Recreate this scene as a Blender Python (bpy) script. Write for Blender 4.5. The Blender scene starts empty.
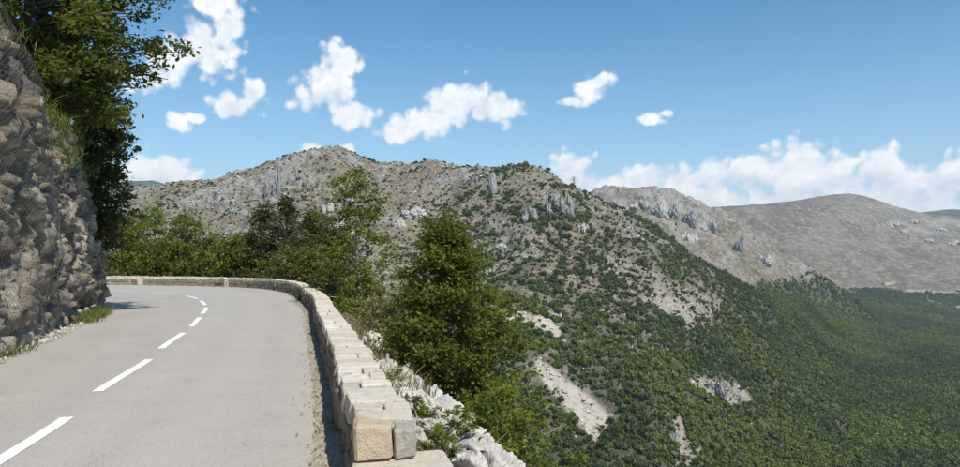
import bpy, math, random
import numpy as np
from mathutils import Vector, Matrix, Euler

SC = bpy.context.scene
COL = SC.collection
random.seed(7)
RNG = np.random.default_rng(7)

# ------------------------------------------------------------------ camera
F, CX, CY, EYE = 747.0, 480.0, 233.5, 1.65
PITCH = math.atan(26.5 / F)
cam = bpy.data.cameras.new('camera')
cam.sensor_width = 36.0
cam.lens = 36.0 * F / 960.0
cam.clip_start = 0.1
cam.clip_end = 30000
camo = bpy.data.objects.new('camera', cam)
COL.objects.link(camo)
camo.location = (0, 0, EYE)
camo.rotation_euler = (math.pi / 2 + PITCH, 0, 0)
SC.camera = camo

def ray(px, py):
    """direction of a photograph pixel, scaled to one metre forward"""
    u, v = (px - CX) / F, -(py - CY) / F
    y = math.cos(PITCH) - v * math.sin(PITCH)
    z = math.sin(PITCH) + v * math.cos(PITCH)
    return u / y, z / y

# ------------------------------------------------------------------ sun, exposure
SUN_EL, SUN_AZ = math.radians(53), math.radians(33)      # azimuth: right of straight behind the camera
SUND = Vector((math.sin(SUN_AZ) * math.cos(SUN_EL), -math.cos(SUN_AZ) * math.cos(SUN_EL), math.sin(SUN_EL)))
sun = bpy.data.lights.new('sun', 'SUN')
sun.energy = 4.4
sun.angle = math.radians(0.53)
sun.color = (1.0, 0.955, 0.88)
suno = bpy.data.objects.new('sun', sun)
COL.objects.link(suno)
suno.rotation_euler = SUND.to_track_quat('Z', 'Y').to_euler()
SC.view_settings.view_transform = 'Standard'
SC.view_settings.look = 'None'
SC.view_settings.gamma = 1.0
SC.view_settings.exposure = 0.35
SC.cycles.max_bounces = 6
SC.cycles.transparent_max_bounces = 8
SC.cycles.volume_bounces = 0
SC.cycles.use_denoising = True

# ------------------------------------------------------------------ node helper
class NT:
    def __init__(self, nt):
        self.nt = nt
        nt.nodes.clear()
    def n(self, typ, props=None, **inp):
        nd = self.nt.nodes.new(typ)
        for k, v in (props or {}).items():
            setattr(nd, k, v)
        for k, v in inp.items():
            key = int(k[1:]) if k[0] == '_' else k.replace('__', ' ')
            s = nd.inputs[key]
            if isinstance(v, bpy.types.NodeSocket):
                self.nt.links.new(v, s)
            else:
                s.default_value = v
        return nd
    def math(self, op, a, b=0.0, c=0.0, clamp=False):
        return self.n('ShaderNodeMath', {'operation': op, 'use_clamp': clamp}, _0=a, _1=b, _2=c).outputs[0]
    def mix(self, f, a, b, mode='MIX'):
        nd = self.n('ShaderNodeMix', {'data_type': 'RGBA', 'blend_type': mode}, _0=f, _6=a, _7=b)
        return nd.outputs[2]
    def noise(self, vec, scale, detail=4.0, rough=0.55, dist=0.0):
        return self.n('ShaderNodeTexNoise', None, Vector=vec, Scale=scale, Detail=detail, Roughness=rough, Distortion=dist).outputs[0]
    def ramp(self, f, lo, hi, a=0.0, b=1.0):
        return self.n('ShaderNodeMapRange', {'interpolation_type': 'SMOOTHSTEP'}, _0=f, _1=lo, _2=hi, _3=a, _4=b).outputs[0]
    def vmath(self, op, a, b=(0, 0, 0), c=(0, 0, 0)):
        nd = self.n('ShaderNodeVectorMath', {'operation': op}, _0=a, _1=b, _2=c)
        return nd.outputs[1] if op in ('LENGTH', 'DOT_PRODUCT', 'DISTANCE') else nd.outputs[0]

def rgb(r, g, b):
    return (r, g, b, 1.0)

# ------------------------------------------------------------------ sky
world = bpy.data.worlds.new('World')
SC.world = world
world.use_nodes = True
W = NT(world.node_tree)
sky = W.n('ShaderNodeTexSky', {'sky_type': 'NISHITA', 'sun_disc': False, 'sun_elevation': SUN_EL,
          'sun_rotation': math.pi - SUN_AZ, 'altitude': 700.0, 'air_density': 1.0, 'dust_density': 0.2, 'ozone_density': 1.3}).outputs[0]
gdir = W.n('ShaderNodeTexCoord').outputs['Generated']
dirn = W.vmath('NORMALIZE', gdir)
sx = W.n('ShaderNodeSeparateXYZ', None, _0=dirn)
az = W.math('ARCTAN2', sx.outputs[0], sx.outputs[1])
el = W.math('ARCSINE', sx.outputs[2])
ang = W.n('ShaderNodeCombineXYZ', None, X=az, Y=el).outputs[0]
CLOUDS = [(200, 48, 48, 34), (172, 62, 30, 22), (228, 34, 22, 34), (215, 2, 38, 14), (150, 78, 40, 16), (255, 93, 15, 13), (235, 107, 32, 13),
          (178, 122, 15, 12), (196, 118, 16, 7), (342, 60, 26, 21), (325, 85, 32, 24), (352, 116, 27, 16), (308, 100, 24, 17), (455, 103, 40, 27),
          (430, 122, 52, 18), (490, 111, 42, 17), (398, 134, 28, 9), (600, 83, 20, 12), (586, 92, 20, 11), (570, 102, 18, 8), (650, 119, 15, 7), (668, 113, 9, 5), (165, 172, 46, 21),
          (132, 178, 24, 17), (311, 152, 17, 10), (348, 151, 8, 7), (572, 177, 24, 17), (596, 188, 24, 12), (640, 186, 34, 16),
          (682, 184, 40, 16), (712, 176, 20, 15), (748, 180, 46, 17), (792, 172, 36, 24), (808, 164, 24, 18), (835, 182, 44, 18),
          (882, 178, 30, 24), (902, 187, 44, 18), (942, 190, 40, 17), (965, 178, 26, 18), (700, 203, 95, 15), (800, 204, 120, 17), (920, 205, 110, 17), (1010, 180, 55, 26), (1090, 170, 60, 30), (1180, 175, 60, 26)]
field = None
def blob(field, a, e, ra, re):
    p = W.vmath('MULTIPLY_ADD', ang, (1 / ra, 1 / re, 0), (-a / ra, -e / re, 0))
    f = W.math('SUBTRACT', 1.0, W.vmath('LENGTH', p))
    return f if field is None else W.math('SMOOTH_MAX', field, f, 0.4)
for (px, py, rx, ry) in CLOUDS:
    if px > 555 and py > 160: rx, ry, py = rx * 1.3, ry * 1.35, py - 2
    u, s = ray(px, py)
    a = math.atan(u)
    e = math.atan(s * math.cos(a))
    field = blob(field, a, e, rx / F * math.cos(a) ** 2 , ry / F)
for k in range(16):                                        # the same kind of sky all the way round
    a = 0.85 + k * (2 * math.pi - 1.7) / 15
    e = random.choice([0.07, 0.1, 0.2, 0.3, 0.42, 0.6])
    if a > math.pi: a -= 2 * math.pi
    field = blob(field, a, e, random.uniform(.06, .14), random.uniform(.03, .06))
wn = W.n('ShaderNodeTexNoise', None, Vector=dirn, Scale=24.0, Detail=8.0, Roughness=0.6, Distortion=0.25)
n1 = wn.outputs[0]
dup = W.vmath('ADD', dirn, (0.006, -0.004, 0.018))
n2 = W.n('ShaderNodeTexNoise', None, Vector=dup, Scale=24.0, Detail=6.0, Roughness=0.58, Distortion=0.25).outputs[0]
bil = W.n('ShaderNodeTexVoronoi', {'feature': 'SMOOTH_F1'}, Vector=W.vmath('ADD', dirn, W.vmath('MULTIPLY', wn.outputs['Color'], (.02, .02, .02))), Scale=62.0, Smoothness=.35).outputs[0]
dens = W.math('ADD', W.math('MULTIPLY', field, 1.2), W.math('MULTIPLY', W.math('SUBTRACT', n1, 0.51), 2.3))
dens = W.math('ADD', dens, W.math('MULTIPLY', W.math('SUBTRACT', 0.42, bil), 0.95))
mask = W.math('MULTIPLY', W.ramp(dens, -0.08, 0.6), 0.98)
shade = W.math('ADD', 0.62, W.math('MULTIPLY', W.math('SUBTRACT', n1, n2), 2.2), clamp=True)
ccol = W.mix(shade, rgb(5.2, 5.9, 6.8), rgb(8.4, 8.4, 8.4))
horizon = W.ramp(el, -0.02, 0.34, 1.0, 0.0)
skyd = W.n('ShaderNodeHueSaturation', None, Hue=0.492, Saturation=1.28, Color=sky).outputs[0]
skyc = W.mix(W.math('MULTIPLY', horizon, 0.45), skyd, rgb(3.7, 5.6, 7.2))
fin = W.mix(mask, skyc, ccol)
bg = W.n('ShaderNodeBackground', None, Color=fin, Strength=0.108)
W.n('ShaderNodeOutputWorld', None, Surface=bg.outputs[0])

# ------------------------------------------------------------------ noise in numpy
def _hash(ix, iy, iz, seed):
    h = (ix.astype(np.uint32) * np.uint32(374761393) + iy.astype(np.uint32) * np.uint32(668265263)
         + iz.astype(np.uint32) * np.uint32(2147483647 % 4294967291) + np.uint32(seed * 144665 + 17))
    h = (h ^ (h >> np.uint32(13))) * np.uint32(1274126177)
    h = (h ^ (h >> np.uint32(16))) * np.uint32(2246822519)
    return h ^ (h >> np.uint32(15))

def perlin(p, seed=0):
    """gradient noise about -1..1 at the (n,3) points p"""
    i = np.floor(p).astype(np.int64)
    f = p - i
    w = f * f * f * (f * (f * 6 - 15) + 10)
    out = 0
    for dx in (0, 1):
        for dy in (0, 1):
            for dz in (0, 1):
                h = _hash(i[:, 0] + dx, i[:, 1] + dy, i[:, 2] + dz, seed)
                g = (((h & np.uint32(255)).astype(float) - 127.5) * (f[:, 0] - dx)
                     + (((h >> np.uint32(8)) & np.uint32(255)).astype(float) - 127.5) * (f[:, 1] - dy)
                     + (((h >> np.uint32(16)) & np.uint32(255)).astype(float) - 127.5) * (f[:, 2] - dz)) / 127.5
                ww = (w[:, 0] if dx else 1 - w[:, 0]) * (w[:, 1] if dy else 1 - w[:, 1]) * (w[:, 2] if dz else 1 - w[:, 2])
                out = out + g * ww
    return out * 1.3

def fbm(p, octv=4, seed=0, gain=0.5):
    o, a, q = 0, 1.0, p
    for k in range(octv):
        o = o + a * perlin(q, seed + k * 11)
        a *= gain
        q = q * 2.03 + 5.1
    return o

def ridged(p, octv=4, seed=0, gain=0.5):
    o, a, q = 0, 1.0, p
    for k in range(octv):
        o = o + a * (1 - 2 * np.abs(perlin(q, seed + k * 11)))
        a *= gain
        q = q * 2.03 + 5.1
    return o

def worley(p, seed=0):
    """F1, F2 distances and a cell value"""
    i = np.floor(p).astype(np.int64)
    f1 = np.full(len(p), 9.0); f2 = np.full(len(p), 9.0); cid = np.zeros(len(p))
    for dx in (-1, 0, 1):
        for dy in (-1, 0, 1):
            for dz in (-1, 0, 1):
                h = _hash(i[:, 0] + dx, i[:, 1] + dy, i[:, 2] + dz, seed)
                c = np.stack([i[:, 0] + dx + (h & np.uint32(1023)) / 1023.0, i[:, 1] + dy + ((h >> np.uint32(10)) & np.uint32(1023)) / 1023.0,
                              i[:, 2] + dz + ((h >> np.uint32(20)) & np.uint32(1023)) / 1023.0], 1)
                d = np.sqrt(((c - p) ** 2).sum(1))
                nearer = d < f1
                f2 = np.where(nearer, f1, np.minimum(f2, d))
                cid = np.where(nearer, ((h >> np.uint32(4)) & np.uint32(255)) / 255.0, cid)
                f1 = np.minimum(f1, d)
    return f1, f2, cid

def sstep(x, a, b):
    t = np.clip((x - a) / (b - a), 0, 1)
    return t * t * (3 - 2 * t)

# ------------------------------------------------------------------ mesh helpers
def mesh(name, v, faces, mat=None, smooth=False, attrs=None):
    """faces: an (n,k) index array"""
    me = bpy.data.meshes.new(name)
    v = np.asarray(v, dtype=np.float32)
    faces = np.asarray(faces, dtype=np.int32)
    me.vertices.add(len(v)); me.vertices.foreach_set('co', v.ravel())
    k = faces.shape[1]
    me.loops.add(faces.size); me.loops.foreach_set('vertex_index', faces.ravel())
    me.polygons.add(len(faces)); me.polygons.foreach_set('loop_start', np.arange(len(faces), dtype=np.int32) * k)
    if smooth:
        me.polygons.foreach_set('use_smooth', np.ones(len(faces), dtype=bool))
    me.update(calc_edges=True)
    for an, av in (attrs or {}).items():
        a = me.attributes.new(an, 'FLOAT', 'POINT')
        a.data.foreach_set('value', np.asarray(av, dtype=np.float32))
    if mat: me.materials.append(mat)
    return me

def link(name, data, parent=None, loc=None, rot=None, scale=None):
    o = bpy.data.objects.new(name, data)
    COL.objects.link(o)
    if parent: o.parent = parent
    if loc is not None: o.location = loc
    if rot is not None: o.rotation_euler = rot
    if scale is not None: o.scale = scale
    return o

def tag(o, label=None, cat=None, group=None, kind=None):
    if label: o['label'] = label
    if cat: o['category'] = cat
    if group: o['group'] = group
    if kind: o['kind'] = kind
    return o

def gridfaces(nr, nc):
    a = np.arange(nr * nc).reshape(nr, nc)
    return np.stack([a[:-1, :-1].ravel(), a[:-1, 1:].ravel(), a[1:, 1:].ravel(), a[1:, :-1].ravel()], 1)

def catmull(pts, n=24):
    P = np.array(pts, float)
    P = np.vstack([2 * P[0] - P[1], P, 2 * P[-1] - P[-2]])
    out = []
    for i in range(1, len(P) - 2):
        t = np.linspace(0, 1, n, endpoint=False)[:, None]
        p0, p1, p2, p3 = P[i - 1], P[i], P[i + 1], P[i + 2]
        out.append(0.5 * (2 * p1 + (p2 - p0) * t + (2 * p0 - 5 * p1 + 4 * p2 - p3) * t ** 2 + (3 * p1 - p0 - 3 * p2 + p3) * t ** 3))
    out.append(P[-2][None])
    return np.vstack(out)

class Path:
    """plan curve by arc length; outward normal to the right of travel"""
    def __init__(self, pts):
        self.p = catmull(pts)
        d = np.sqrt((np.diff(self.p, axis=0) ** 2).sum(1))
        self.s = np.concatenate([[0], np.cumsum(d)])
        self.L = self.s[-1]
    def at(self, s):
        s = np.asarray(s, float)
        x = np.interp(s, self.s, self.p[:, 0]); y = np.interp(s, self.s, self.p[:, 1])
        e = 0.3
        s0, s1 = np.clip(s - e, 0, self.L), np.clip(s + e, 0, self.L)
        tx = np.interp(s1, self.s, self.p[:, 0]) - np.interp(s0, self.s, self.p[:, 0])
        ty = np.interp(s1, self.s, self.p[:, 1]) - np.interp(s0, self.s, self.p[:, 1])
        l = np.hypot(tx, ty)
        tx, ty = tx / l, ty / l
        return x, y, tx, ty, ty, -tx
    def s_at_y(self, y):
        k = np.argmin(np.abs(self.p[:, 1] - y))
        return self.s[k]
    def s_at_px(self, px):
        m = self.p[:, 1] > 2
        u = np.where(m, self.p[:, 0] / np.where(m, self.p[:, 1], 1), 9) * F + CX
        # last crossing (far part of the bend)
        return self.s[np.where(m, np.abs(u - px), 1e9).argmin()]

# ------------------------------------------------------------------ materials
def material(name):
    m = bpy.data.materials.new(name)
    m.use_nodes = True
    return m, NT(m.node_tree)

def finish(t, col, rough=0.85, bump=None, bstr=0.5, bdist=0.05, spec=0.3, extra=None):
    p = t.n('ShaderNodeBsdfPrincipled', None, Base__Color=col, Roughness=rough)
    p.inputs['Specular IOR Level'].default_value = spec
    if bump is not None:
        b = t.n('ShaderNodeBump', None, Strength=bstr, Distance=bdist, Height=bump)
        t.nt.links.new(b.outputs[0], p.inputs['Normal'])
    t.n('ShaderNodeOutputMaterial', None, Surface=p.outputs[0])

def pos(t):
    return t.n('ShaderNodeNewGeometry').outputs['Position']

def attr(t, name):
    return t.n('ShaderNodeAttribute', {'attribute_name': name}).outputs['Fac']

def mat_asphalt():
    m, t = material('worn_asphalt')
    P = pos(t)
    c = t.mix(t.noise(P, 0.35, 4), rgb(.34, .308, .268), rgb(.40, .366, .324))
    c = t.mix(t.ramp(t.noise(P, 1.7, 5, .65), .45, .7, 0, .55), c, rgb(.31, .28, .245))
    c = t.mix(t.math('MULTIPLY', attr(t, 'track'), t.ramp(t.noise(P, .5, 4), .2, .7, .15, .5)), c, rgb(.262, .238, .21))
    agg = t.n('ShaderNodeTexVoronoi', None, Vector=P, Scale=85.0)
    c = t.mix(t.math('MULTIPLY', agg.outputs['Color'], 0.5), c, rgb(.47, .44, .395))
    c = t.mix(t.ramp(t.noise(P, 42, 4, .75), .55, .66, 0, .65), c, rgb(.12, .112, .104))
    c = t.mix(t.ramp(t.noise(P, 33, 3, .7), .6, .7, 0, .6), c, rgb(.55, .52, .47))
    v = t.n('ShaderNodeTexVoronoi', {'feature': 'DISTANCE_TO_EDGE'}, Vector=t.vmath('ADD', P, t.vmath('MULTIPLY', t.n('ShaderNodeTexNoise', None, Vector=P, Scale=1.3, Detail=5.0).outputs['Color'], (1.2, 1.2, 0))), Scale=0.16)
    crack = t.math('MULTIPLY', t.ramp(v.outputs[0], 0.0, 0.0035, 1, 0), t.ramp(t.noise(P, .12, 2), .5, .62))
    c = t.mix(t.math('MULTIPLY', crack, .75), c, rgb(.07, .066, .06))
    h = t.math('ADD', t.noise(P, 70, 3, .6), t.math('MULTIPLY', agg.outputs[0], -.4))
    finish(t, c, t.ramp(t.noise(P, .6), .3, .7, .62, .8), h, .55, .006, .35)
    return m

def mat_paint():
    m, t = material('road_paint')
    P = pos(t)
    w = t.ramp(t.noise(P, 38, 4, .7), .6, .72)
    c = t.mix(w, t.mix(t.noise(P, 3, 3), rgb(.74, .73, .70), rgb(.82, .81, .79)), rgb(.33, .31, .29))
    finish(t, c, .6, t.noise(P, 70, 3, .6), .4, .005)
    return m

def mat_gravel():
    m, t = material('gravel_verge')
    P = pos(t)
    v = t.n('ShaderNodeTexVoronoi', None, Vector=P, Scale=34.0)
    c = t.mix(v.outputs['Color'], rgb(.26, .215, .165), rgb(.5, .45, .37))
    c = t.mix(t.ramp(t.noise(P, 2.2, 4), .5, .68, 0, .7), c, rgb(.15, .115, .075))
    c = t.mix(t.ramp(t.noise(P, 5, 4), .58, .7, 0, .5), c, rgb(.12, .13, .05))
    finish(t, c, .95, v.outputs[0], .9, .02)
    return m

def mat_stone(name, lo, hi, stain, wscale=1.0):
    m, t = material(name)
    P = pos(t)
    rnd = t.n('ShaderNodeObjectInfo').outputs['Random']
    c = t.mix(t.math('ADD', t.math('MULTIPLY', rnd, .6), t.math('MULTIPLY', t.noise(P, 2.5 * wscale, 4), .4)), lo, hi)
    c = t.mix(t.ramp(t.noise(P, 9 * wscale, 6, .65), .48, .72, 0, .6), c, stain)
    c = t.mix(t.ramp(t.noise(P, 1.1 * wscale, 5, .7), .55, .72, 0, .5), c, rgb(.30, .30, .29))
    c = t.mix(t.ramp(t.noise(P, 30 * wscale, 4, .7), .6, .7, 0, .6), c, rgb(.16, .14, .115))
    h = t.math('ADD', t.noise(P, 12 * wscale, 8, .65), t.math('MULTIPLY', t.noise(P, 45 * wscale, 5, .7), .4))
    finish(t, c, .9, h, .8, .035 / wscale)
    return m

def mat_cliff():
    m, t = material('limestone_cliff')
    P = pos(t)
    hol = attr(t, 'hollow_shade')
    c = t.mix(t.ramp(t.noise(P, .9, 5, .6), .35, .65), rgb(.26, .208, .145), rgb(.48, .40, .29))
    c = t.mix(t.ramp(t.noise(P, 2.6, 6, .7), .45, .56, 0, .9), c, rgb(.66, .585, .465))
    c = t.mix(t.ramp(t.noise(P, 1.3, 6, .7), .46, .57, 0, .9), c, rgb(.105, .10, .096))
    c = t.mix(t.ramp(t.noise(P, .55, 4, .6), .56, .7, 0, .6), c, rgb(.40, .27, .14))
    c = t.mix(t.math('MULTIPLY', hol, .7), c, rgb(.08, .072, .06))  # shade of cracks and recesses painted into the rock colour
    c = t.mix(attr(t, 'soil'), c, t.mix(t.noise(P, 4, 4), rgb(.13, .105, .065), rgb(.11, .125, .05)))
    h = t.math('ADD', t.noise(P, 4, 9, .68), t.math('MULTIPLY', t.noise(P, 24, 6, .7), .35))
    finish(t, c, .92, h, 1.0, .14)
    return m

def mat_bank():
    m, t = material('bank_soil_and_limestone')
    P = pos(t)
    c = t.mix(t.noise(P, 3, 5, .7), rgb(.17, .135, .085), rgb(.33, .28, .2))
    c = t.mix(t.ramp(t.noise(P, .9, 5), .45, .6, 0, .8), c, rgb(.10, .12, .045))
    c = t.mix(t.math('MULTIPLY', attr(t, 'ledge'), t.ramp(t.noise(P, 2.4, 5, .7), .36, .52)), c, t.mix(t.noise(P, 7, 5, .7), rgb(.44, .41, .37), rgb(.7, .68, .63)))
    finish(t, c, .95, t.noise(P, 8, 8, .7), .9, .1)
    return m

def mat_terrain(name, soil_a, soil_b, rockc, scrub, k=1.0, speck=1.0):
    """k: size of the pattern, larger for farther hills"""
    m, t = material(name)
    P = pos(t)
    c = t.mix(t.ramp(t.noise(P, .012 / k, 5, .6), .35, .65), soil_a, soil_b)
    c = t.mix(t.ramp(t.noise(P, .14 / k, 7, .78), .46, .6, 0, .9), c, t.mix(.45, soil_a, rgb(.48, .43, .36)))
    c = t.mix(t.ramp(t.noise(P, .22 / k, 7, .8), .5, .6, 0, .7), c, rgb(.10, .095, .075))
    c = t.mix(t.math('MULTIPLY', t.ramp(t.noise(P, .30 / k, 5, .75), .5, .62), .8 * speck), c, scrub)
    c = t.mix(t.math('MULTIPLY', t.ramp(t.noise(P, .045 / k, 6, .7), .5, .66), .7 * speck), c, scrub)
    rk = t.math('MULTIPLY', attr(t, 'rock'), t.ramp(t.noise(P, .16 / k, 6, .75), .33, .55))
    rc = t.mix(t.ramp(t.noise(P, .35 / k, 6, .75), .38, .62), t.mix(.45, rockc, rgb(.16, .16, .165)), rockc)
    c = t.mix(rk, c, rc)
    c = t.mix(t.math('MULTIPLY', attr(t, 'veg'), .85), c, rgb(.048, .06, .024))
    sc = t.math('MULTIPLY', attr(t, 'scree'), t.ramp(t.noise(P, .2, 6, .75), .36, .5))
    c = t.mix(sc, c, t.mix(t.noise(P, .6, 5, .7), rgb(.36, .31, .25), rgb(.56, .52, .45)))
    h = t.math('ADD', t.noise(P, .14 / k, 8, .7), t.math('MULTIPLY', t.noise(P, .7 / k, 6, .7), .3))
    finish(t, c, .95, h, 1.0, 2.6 * k)
    return m

def mat_leaf(name, dark, light, trans=0.35, rand=0.0, stand=0.0):
    m, t = material(name)
    f = attr(t, 'tint')
    if rand:
        f = t.math('ADD', t.math('MULTIPLY', f, 1 - rand), t.math('MULTIPLY', t.n('ShaderNodeObjectInfo').outputs['Random'], rand))
    if stand:                                              # stands of different trees
        g = t.ramp(t.noise(pos(t), .006, 5, .65), .38, .62, -stand, stand)
        f = t.math('ADD', f, g, clamp=True)
    c = t.mix(f, dark, light)
    p = t.n('ShaderNodeBsdfPrincipled', None, Base__Color=c, Roughness=.55)
    p.inputs['Specular IOR Level'].default_value = .3
    tr = t.n('ShaderNodeBsdfTranslucent', None, Color=t.mix(.5, c, rgb(.16, .2, .03)))
    s = t.n('ShaderNodeMixShader', None, _0=trans, _1=p.outputs[0], _2=tr.outputs[0])
    t.n('ShaderNodeOutputMaterial', None, Surface=s.outputs[0])
    return m

def mat_plain(name, a, b, scale, rough=.8, metal=0.0, bd=.01):
    m, t = material(name)
    P = pos(t)
    c = t.mix(t.ramp(t.noise(P, scale, 5, .65), .35, .65), a, b)
    p = t.n('ShaderNodeBsdfPrincipled', None, Base__Color=c, Roughness=rough, Metallic=metal)
    bmp = t.n('ShaderNodeBump', None, Strength=.6, Distance=bd, Height=t.noise(P, scale * 2, 5, .65))
    t.nt.links.new(bmp.outputs[0], p.inputs['Normal'])
    t.n('ShaderNodeOutputMaterial', None, Surface=p.outputs[0])
    return m

M_ASPH, M_PAINT, M_GRAV, M_CLIFF, M_BANK = mat_asphalt(), mat_paint(), mat_gravel(), mat_cliff(), mat_bank()
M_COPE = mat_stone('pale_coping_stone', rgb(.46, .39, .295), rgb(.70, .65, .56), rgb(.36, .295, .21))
M_FACE = mat_stone('weathered_shaded_stone', rgb(.19, .155, .115), rgb(.34, .29, .225), rgb(.13, .105, .08))  # weathered brown stone, colour lowered further to paint in the road face's shade
M_MORT = mat_stone('old_mortar', rgb(.40, .34, .26), rgb(.46, .40, .315), rgb(.28, .235, .17))
M_LIME = mat_stone('bare_limestone', rgb(.42, .39, .34), rgb(.60, .565, .505), rgb(.25, .22, .18), .8)
M_CLIFFROCK = mat_stone('broken_cliff_rock', rgb(.33, .29, .23), rgb(.50, .46, .39), rgb(.22, .2, .17), .8)
M_CRAG = mat_stone('weathered_crag', rgb(.27, .265, .255), rgb(.40, .39, .37), rgb(.17, .17, .165), .05)
M_PALECRAG = mat_stone('pale_crag', rgb(.40, .385, .36), rgb(.52, .50, .465), rgb(.26, .25, .235), .05)
M_HILL = mat_terrain('rocky_scrub_hillside', rgb(.215, .172, .115), rgb(.15, .128, .082), rgb(.31, .30, .275), rgb(.062, .066, .03))
M_RIDGE = mat_terrain('bare_ridge', rgb(.22, .18, .13), rgb(.165, .142, .105), rgb(.34, .325, .30), rgb(.07, .075, .04), 1.6)
M_FARH = mat_terrain('bare_far_hill', rgb(.185, .138, .095), rgb(.135, .107, .076), rgb(.38, .35, .31), rgb(.085, .08, .048), 3.0, .75)
M_DIST = mat_terrain('wooded_distant_hills', rgb(.06, .075, .045), rgb(.075, .085, .05), rgb(.3, .3, .3), rgb(.04, .055, .03), 5.0)
M_BARK = mat_plain('grey_brown_bark', rgb(.12, .095, .07), rgb(.24, .21, .17), 9, .9)
M_DEAD = mat_plain('bleached_dead_wood', rgb(.36, .32, .27), rgb(.5, .46, .4), 9, .9)
M_STEEL = mat_plain('galvanised_steel', rgb(.26, .27, .28), rgb(.36, .37, .38), 3, .5, .6)
M_WIRE = mat_plain('galvanised_wire', rgb(.10, .10, .10), rgb(.16, .16, .16), 3, .6, .3)
M_PLAST = mat_plain('ochre_render', rgb(.5, .41, .31), rgb(.58, .5, .4), .5, .9)
M_TILE = mat_plain('terracotta_tiles', rgb(.34, .2, .14), rgb(.42, .28, .2), 1.5, .85)
M_GLASS = mat_plain('dark_window_glass', rgb(.03, .035, .04), rgb(.05, .055, .06), 2, .15)
M_OAK = mat_leaf('dark_oak_leaves', rgb(.06, .078, .014), rgb(.235, .245, .04), .48)
M_CLIFFTREE = mat_leaf('broad_oak_leaves', rgb(.05, .068, .012), rgb(.18, .195, .035), .46)
M_DARK = mat_leaf('evergreen_needles', rgb(.034, .048, .014), rgb(.115, .12, .034), .3)
M_OLIVE = mat_leaf('olive_brown_leaves', rgb(.055, .055, .02), rgb(.16, .15, .055), .36)
M_FRESH = mat_leaf('fresh_green_leaves', rgb(.075, .102, .012), rgb(.25, .285, .036), .46)
M_YELL = mat_leaf('yellow_green_leaves', rgb(.09, .11, .012), rgb(.22, .24, .035), .42)
M_DRY = mat_leaf('dry_grass', rgb(.17, .14, .06), rgb(.36, .30, .17), .3)
M_GRASS = mat_leaf('green_grass', rgb(.07, .10, .02), rgb(.22, .24, .06), .35)
M_WOOD = mat_leaf('far_woodland', rgb(.034, .054, .014), rgb(.15, .185, .032), .3, .3, .34)
M_SCRUB = mat_leaf('far_scrub', rgb(.034, .046, .014), rgb(.105, .118, .036), .2, .4)

# ------------------------------------------------------------------ road, verges, lane dashes
WALLP = Path([(0.6, -14), (0.2, -6), (-.35, 1), (-.84, 5), (-1.07, 6), (-1.98, 9.94), (-2.95, 13.9), (-3.95, 18), (-5.2, 23.2), (-7.0, 29.4), (-8.3, 33.8), (-9.8, 37.6),
              (-12.4, 42.2), (-16.1, 45.6), (-20.2, 47.6), (-24.6, 48.8), (-32, 49.4), (-42, 48.5), (-55, 46)])
LEFTP = Path([(-5.0, -14), (-5.3, -6), (-5.8, 2), (-6.6, 8), (-7.55, 11.7), (-8.9, 16), (-10.35, 19.9), (-12.7, 25.6), (-14.6, 28.6), (-17.6, 31), (-21.5, 32.6), (-28, 33.4), (-38, 33), (-52, 31)])
nl = 400
sw = np.linspace(0, WALLP.L, nl); sl = np.linspace(0, LEFTP.L, nl)
# pair both edges so that the cross-sections stay square to the road
key_w = [WALLP.s_at_y(y) for y in (-14, 6, 14, 23.2, 33.8)] + [WALLP.s_at_px(p) for p in (264, 220, 165)] + [WALLP.L]
key_l = [LEFTP.s_at_y(y) for y in (-14, 5, 12.5, 20.3, 26)] + [LEFTP.s_at_y(y) for y in (28.6, 31, 32.5)] + [LEFTP.L]
sl = np.interp(sw, key_w, key_l)
wx, wy, _, _, nx, ny = WALLP.at(sw)
lx, ly, _, _, lnx, lny = LEFTP.at(sl)
tt = np.linspace(0, 1, 33)
edge = .10 * perlin(np.stack([sw * 1.7, sw * 0, sw * 0], 1), 3) + .05 * perlin(np.stack([sw * 6, sw * 0, sw * 0 + 9], 1), 4)
rx, ry = wx - nx * (.17 + edge), wy - ny * (.17 + edge)
edl = .12 * perlin(np.stack([sw * 1.1, sw * 0 + 4, sw * 0], 1), 5)
ex, ey = lx + lnx * edl, ly + lny * edl
V = np.stack([ex[:, None] + (rx - ex)[:, None] * tt, ey[:, None] + (ry - ey)[:, None] * tt,
              .03 * (1 - (2 * tt - 1) ** 2)[None, :] + np.zeros((nl, 1))], 2).reshape(-1, 3)
road = tag(link('road', mesh('road', V, gridfaces(nl, len(tt)), M_ASPH, True, {'track': np.tile(np.clip(.55 * (1 - sstep(tt, .46, .54)) + np.exp(-((tt - .14) / .06) ** 2) + np.exp(-((tt - .36) / .06) ** 2) + .5 * np.exp(-((tt - .64) / .05) ** 2) + .6 * np.exp(-((tt - .87) / .05) ** 2), 0, 1), nl)})), kind='structure')
# gravel strip by the wall and soil strip under the cliff
dd = np.linspace(-.75, .1, 10)
V = np.stack([wx[:, None] + nx[:, None] * dd, wy[:, None] + ny[:, None] * dd, np.zeros((nl, 1)) - .012 + sstep(dd, -.34, -.02) * .05], 2).reshape(-1, 3)
V[:, 2] += np.where(np.tile(dd, nl) > -.3, .012 * perlin(V * 6, 8), 0)
tag(link('gravel_verge', mesh('gravel_verge', V, gridfaces(nl, 10), M_GRAV, True)), kind='structure')
dd = np.linspace(.5, -1.5, 14)
V = np.stack([lx[:, None] + lnx[:, None] * dd, ly[:, None] + lny[:, None] * dd, np.zeros((nl, 1)) - .012 + .2 * sstep(-dd, .0, 1.4)], 2).reshape(-1, 3)
V[:, 2] += np.where(np.tile(dd, nl) < -.1, .03 * perlin(V * 3, 8), 0)
tag(link('soil_verge', mesh('soil_verge', V, gridfaces(nl, 14), M_GRAV, True)), kind='structure')
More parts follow.
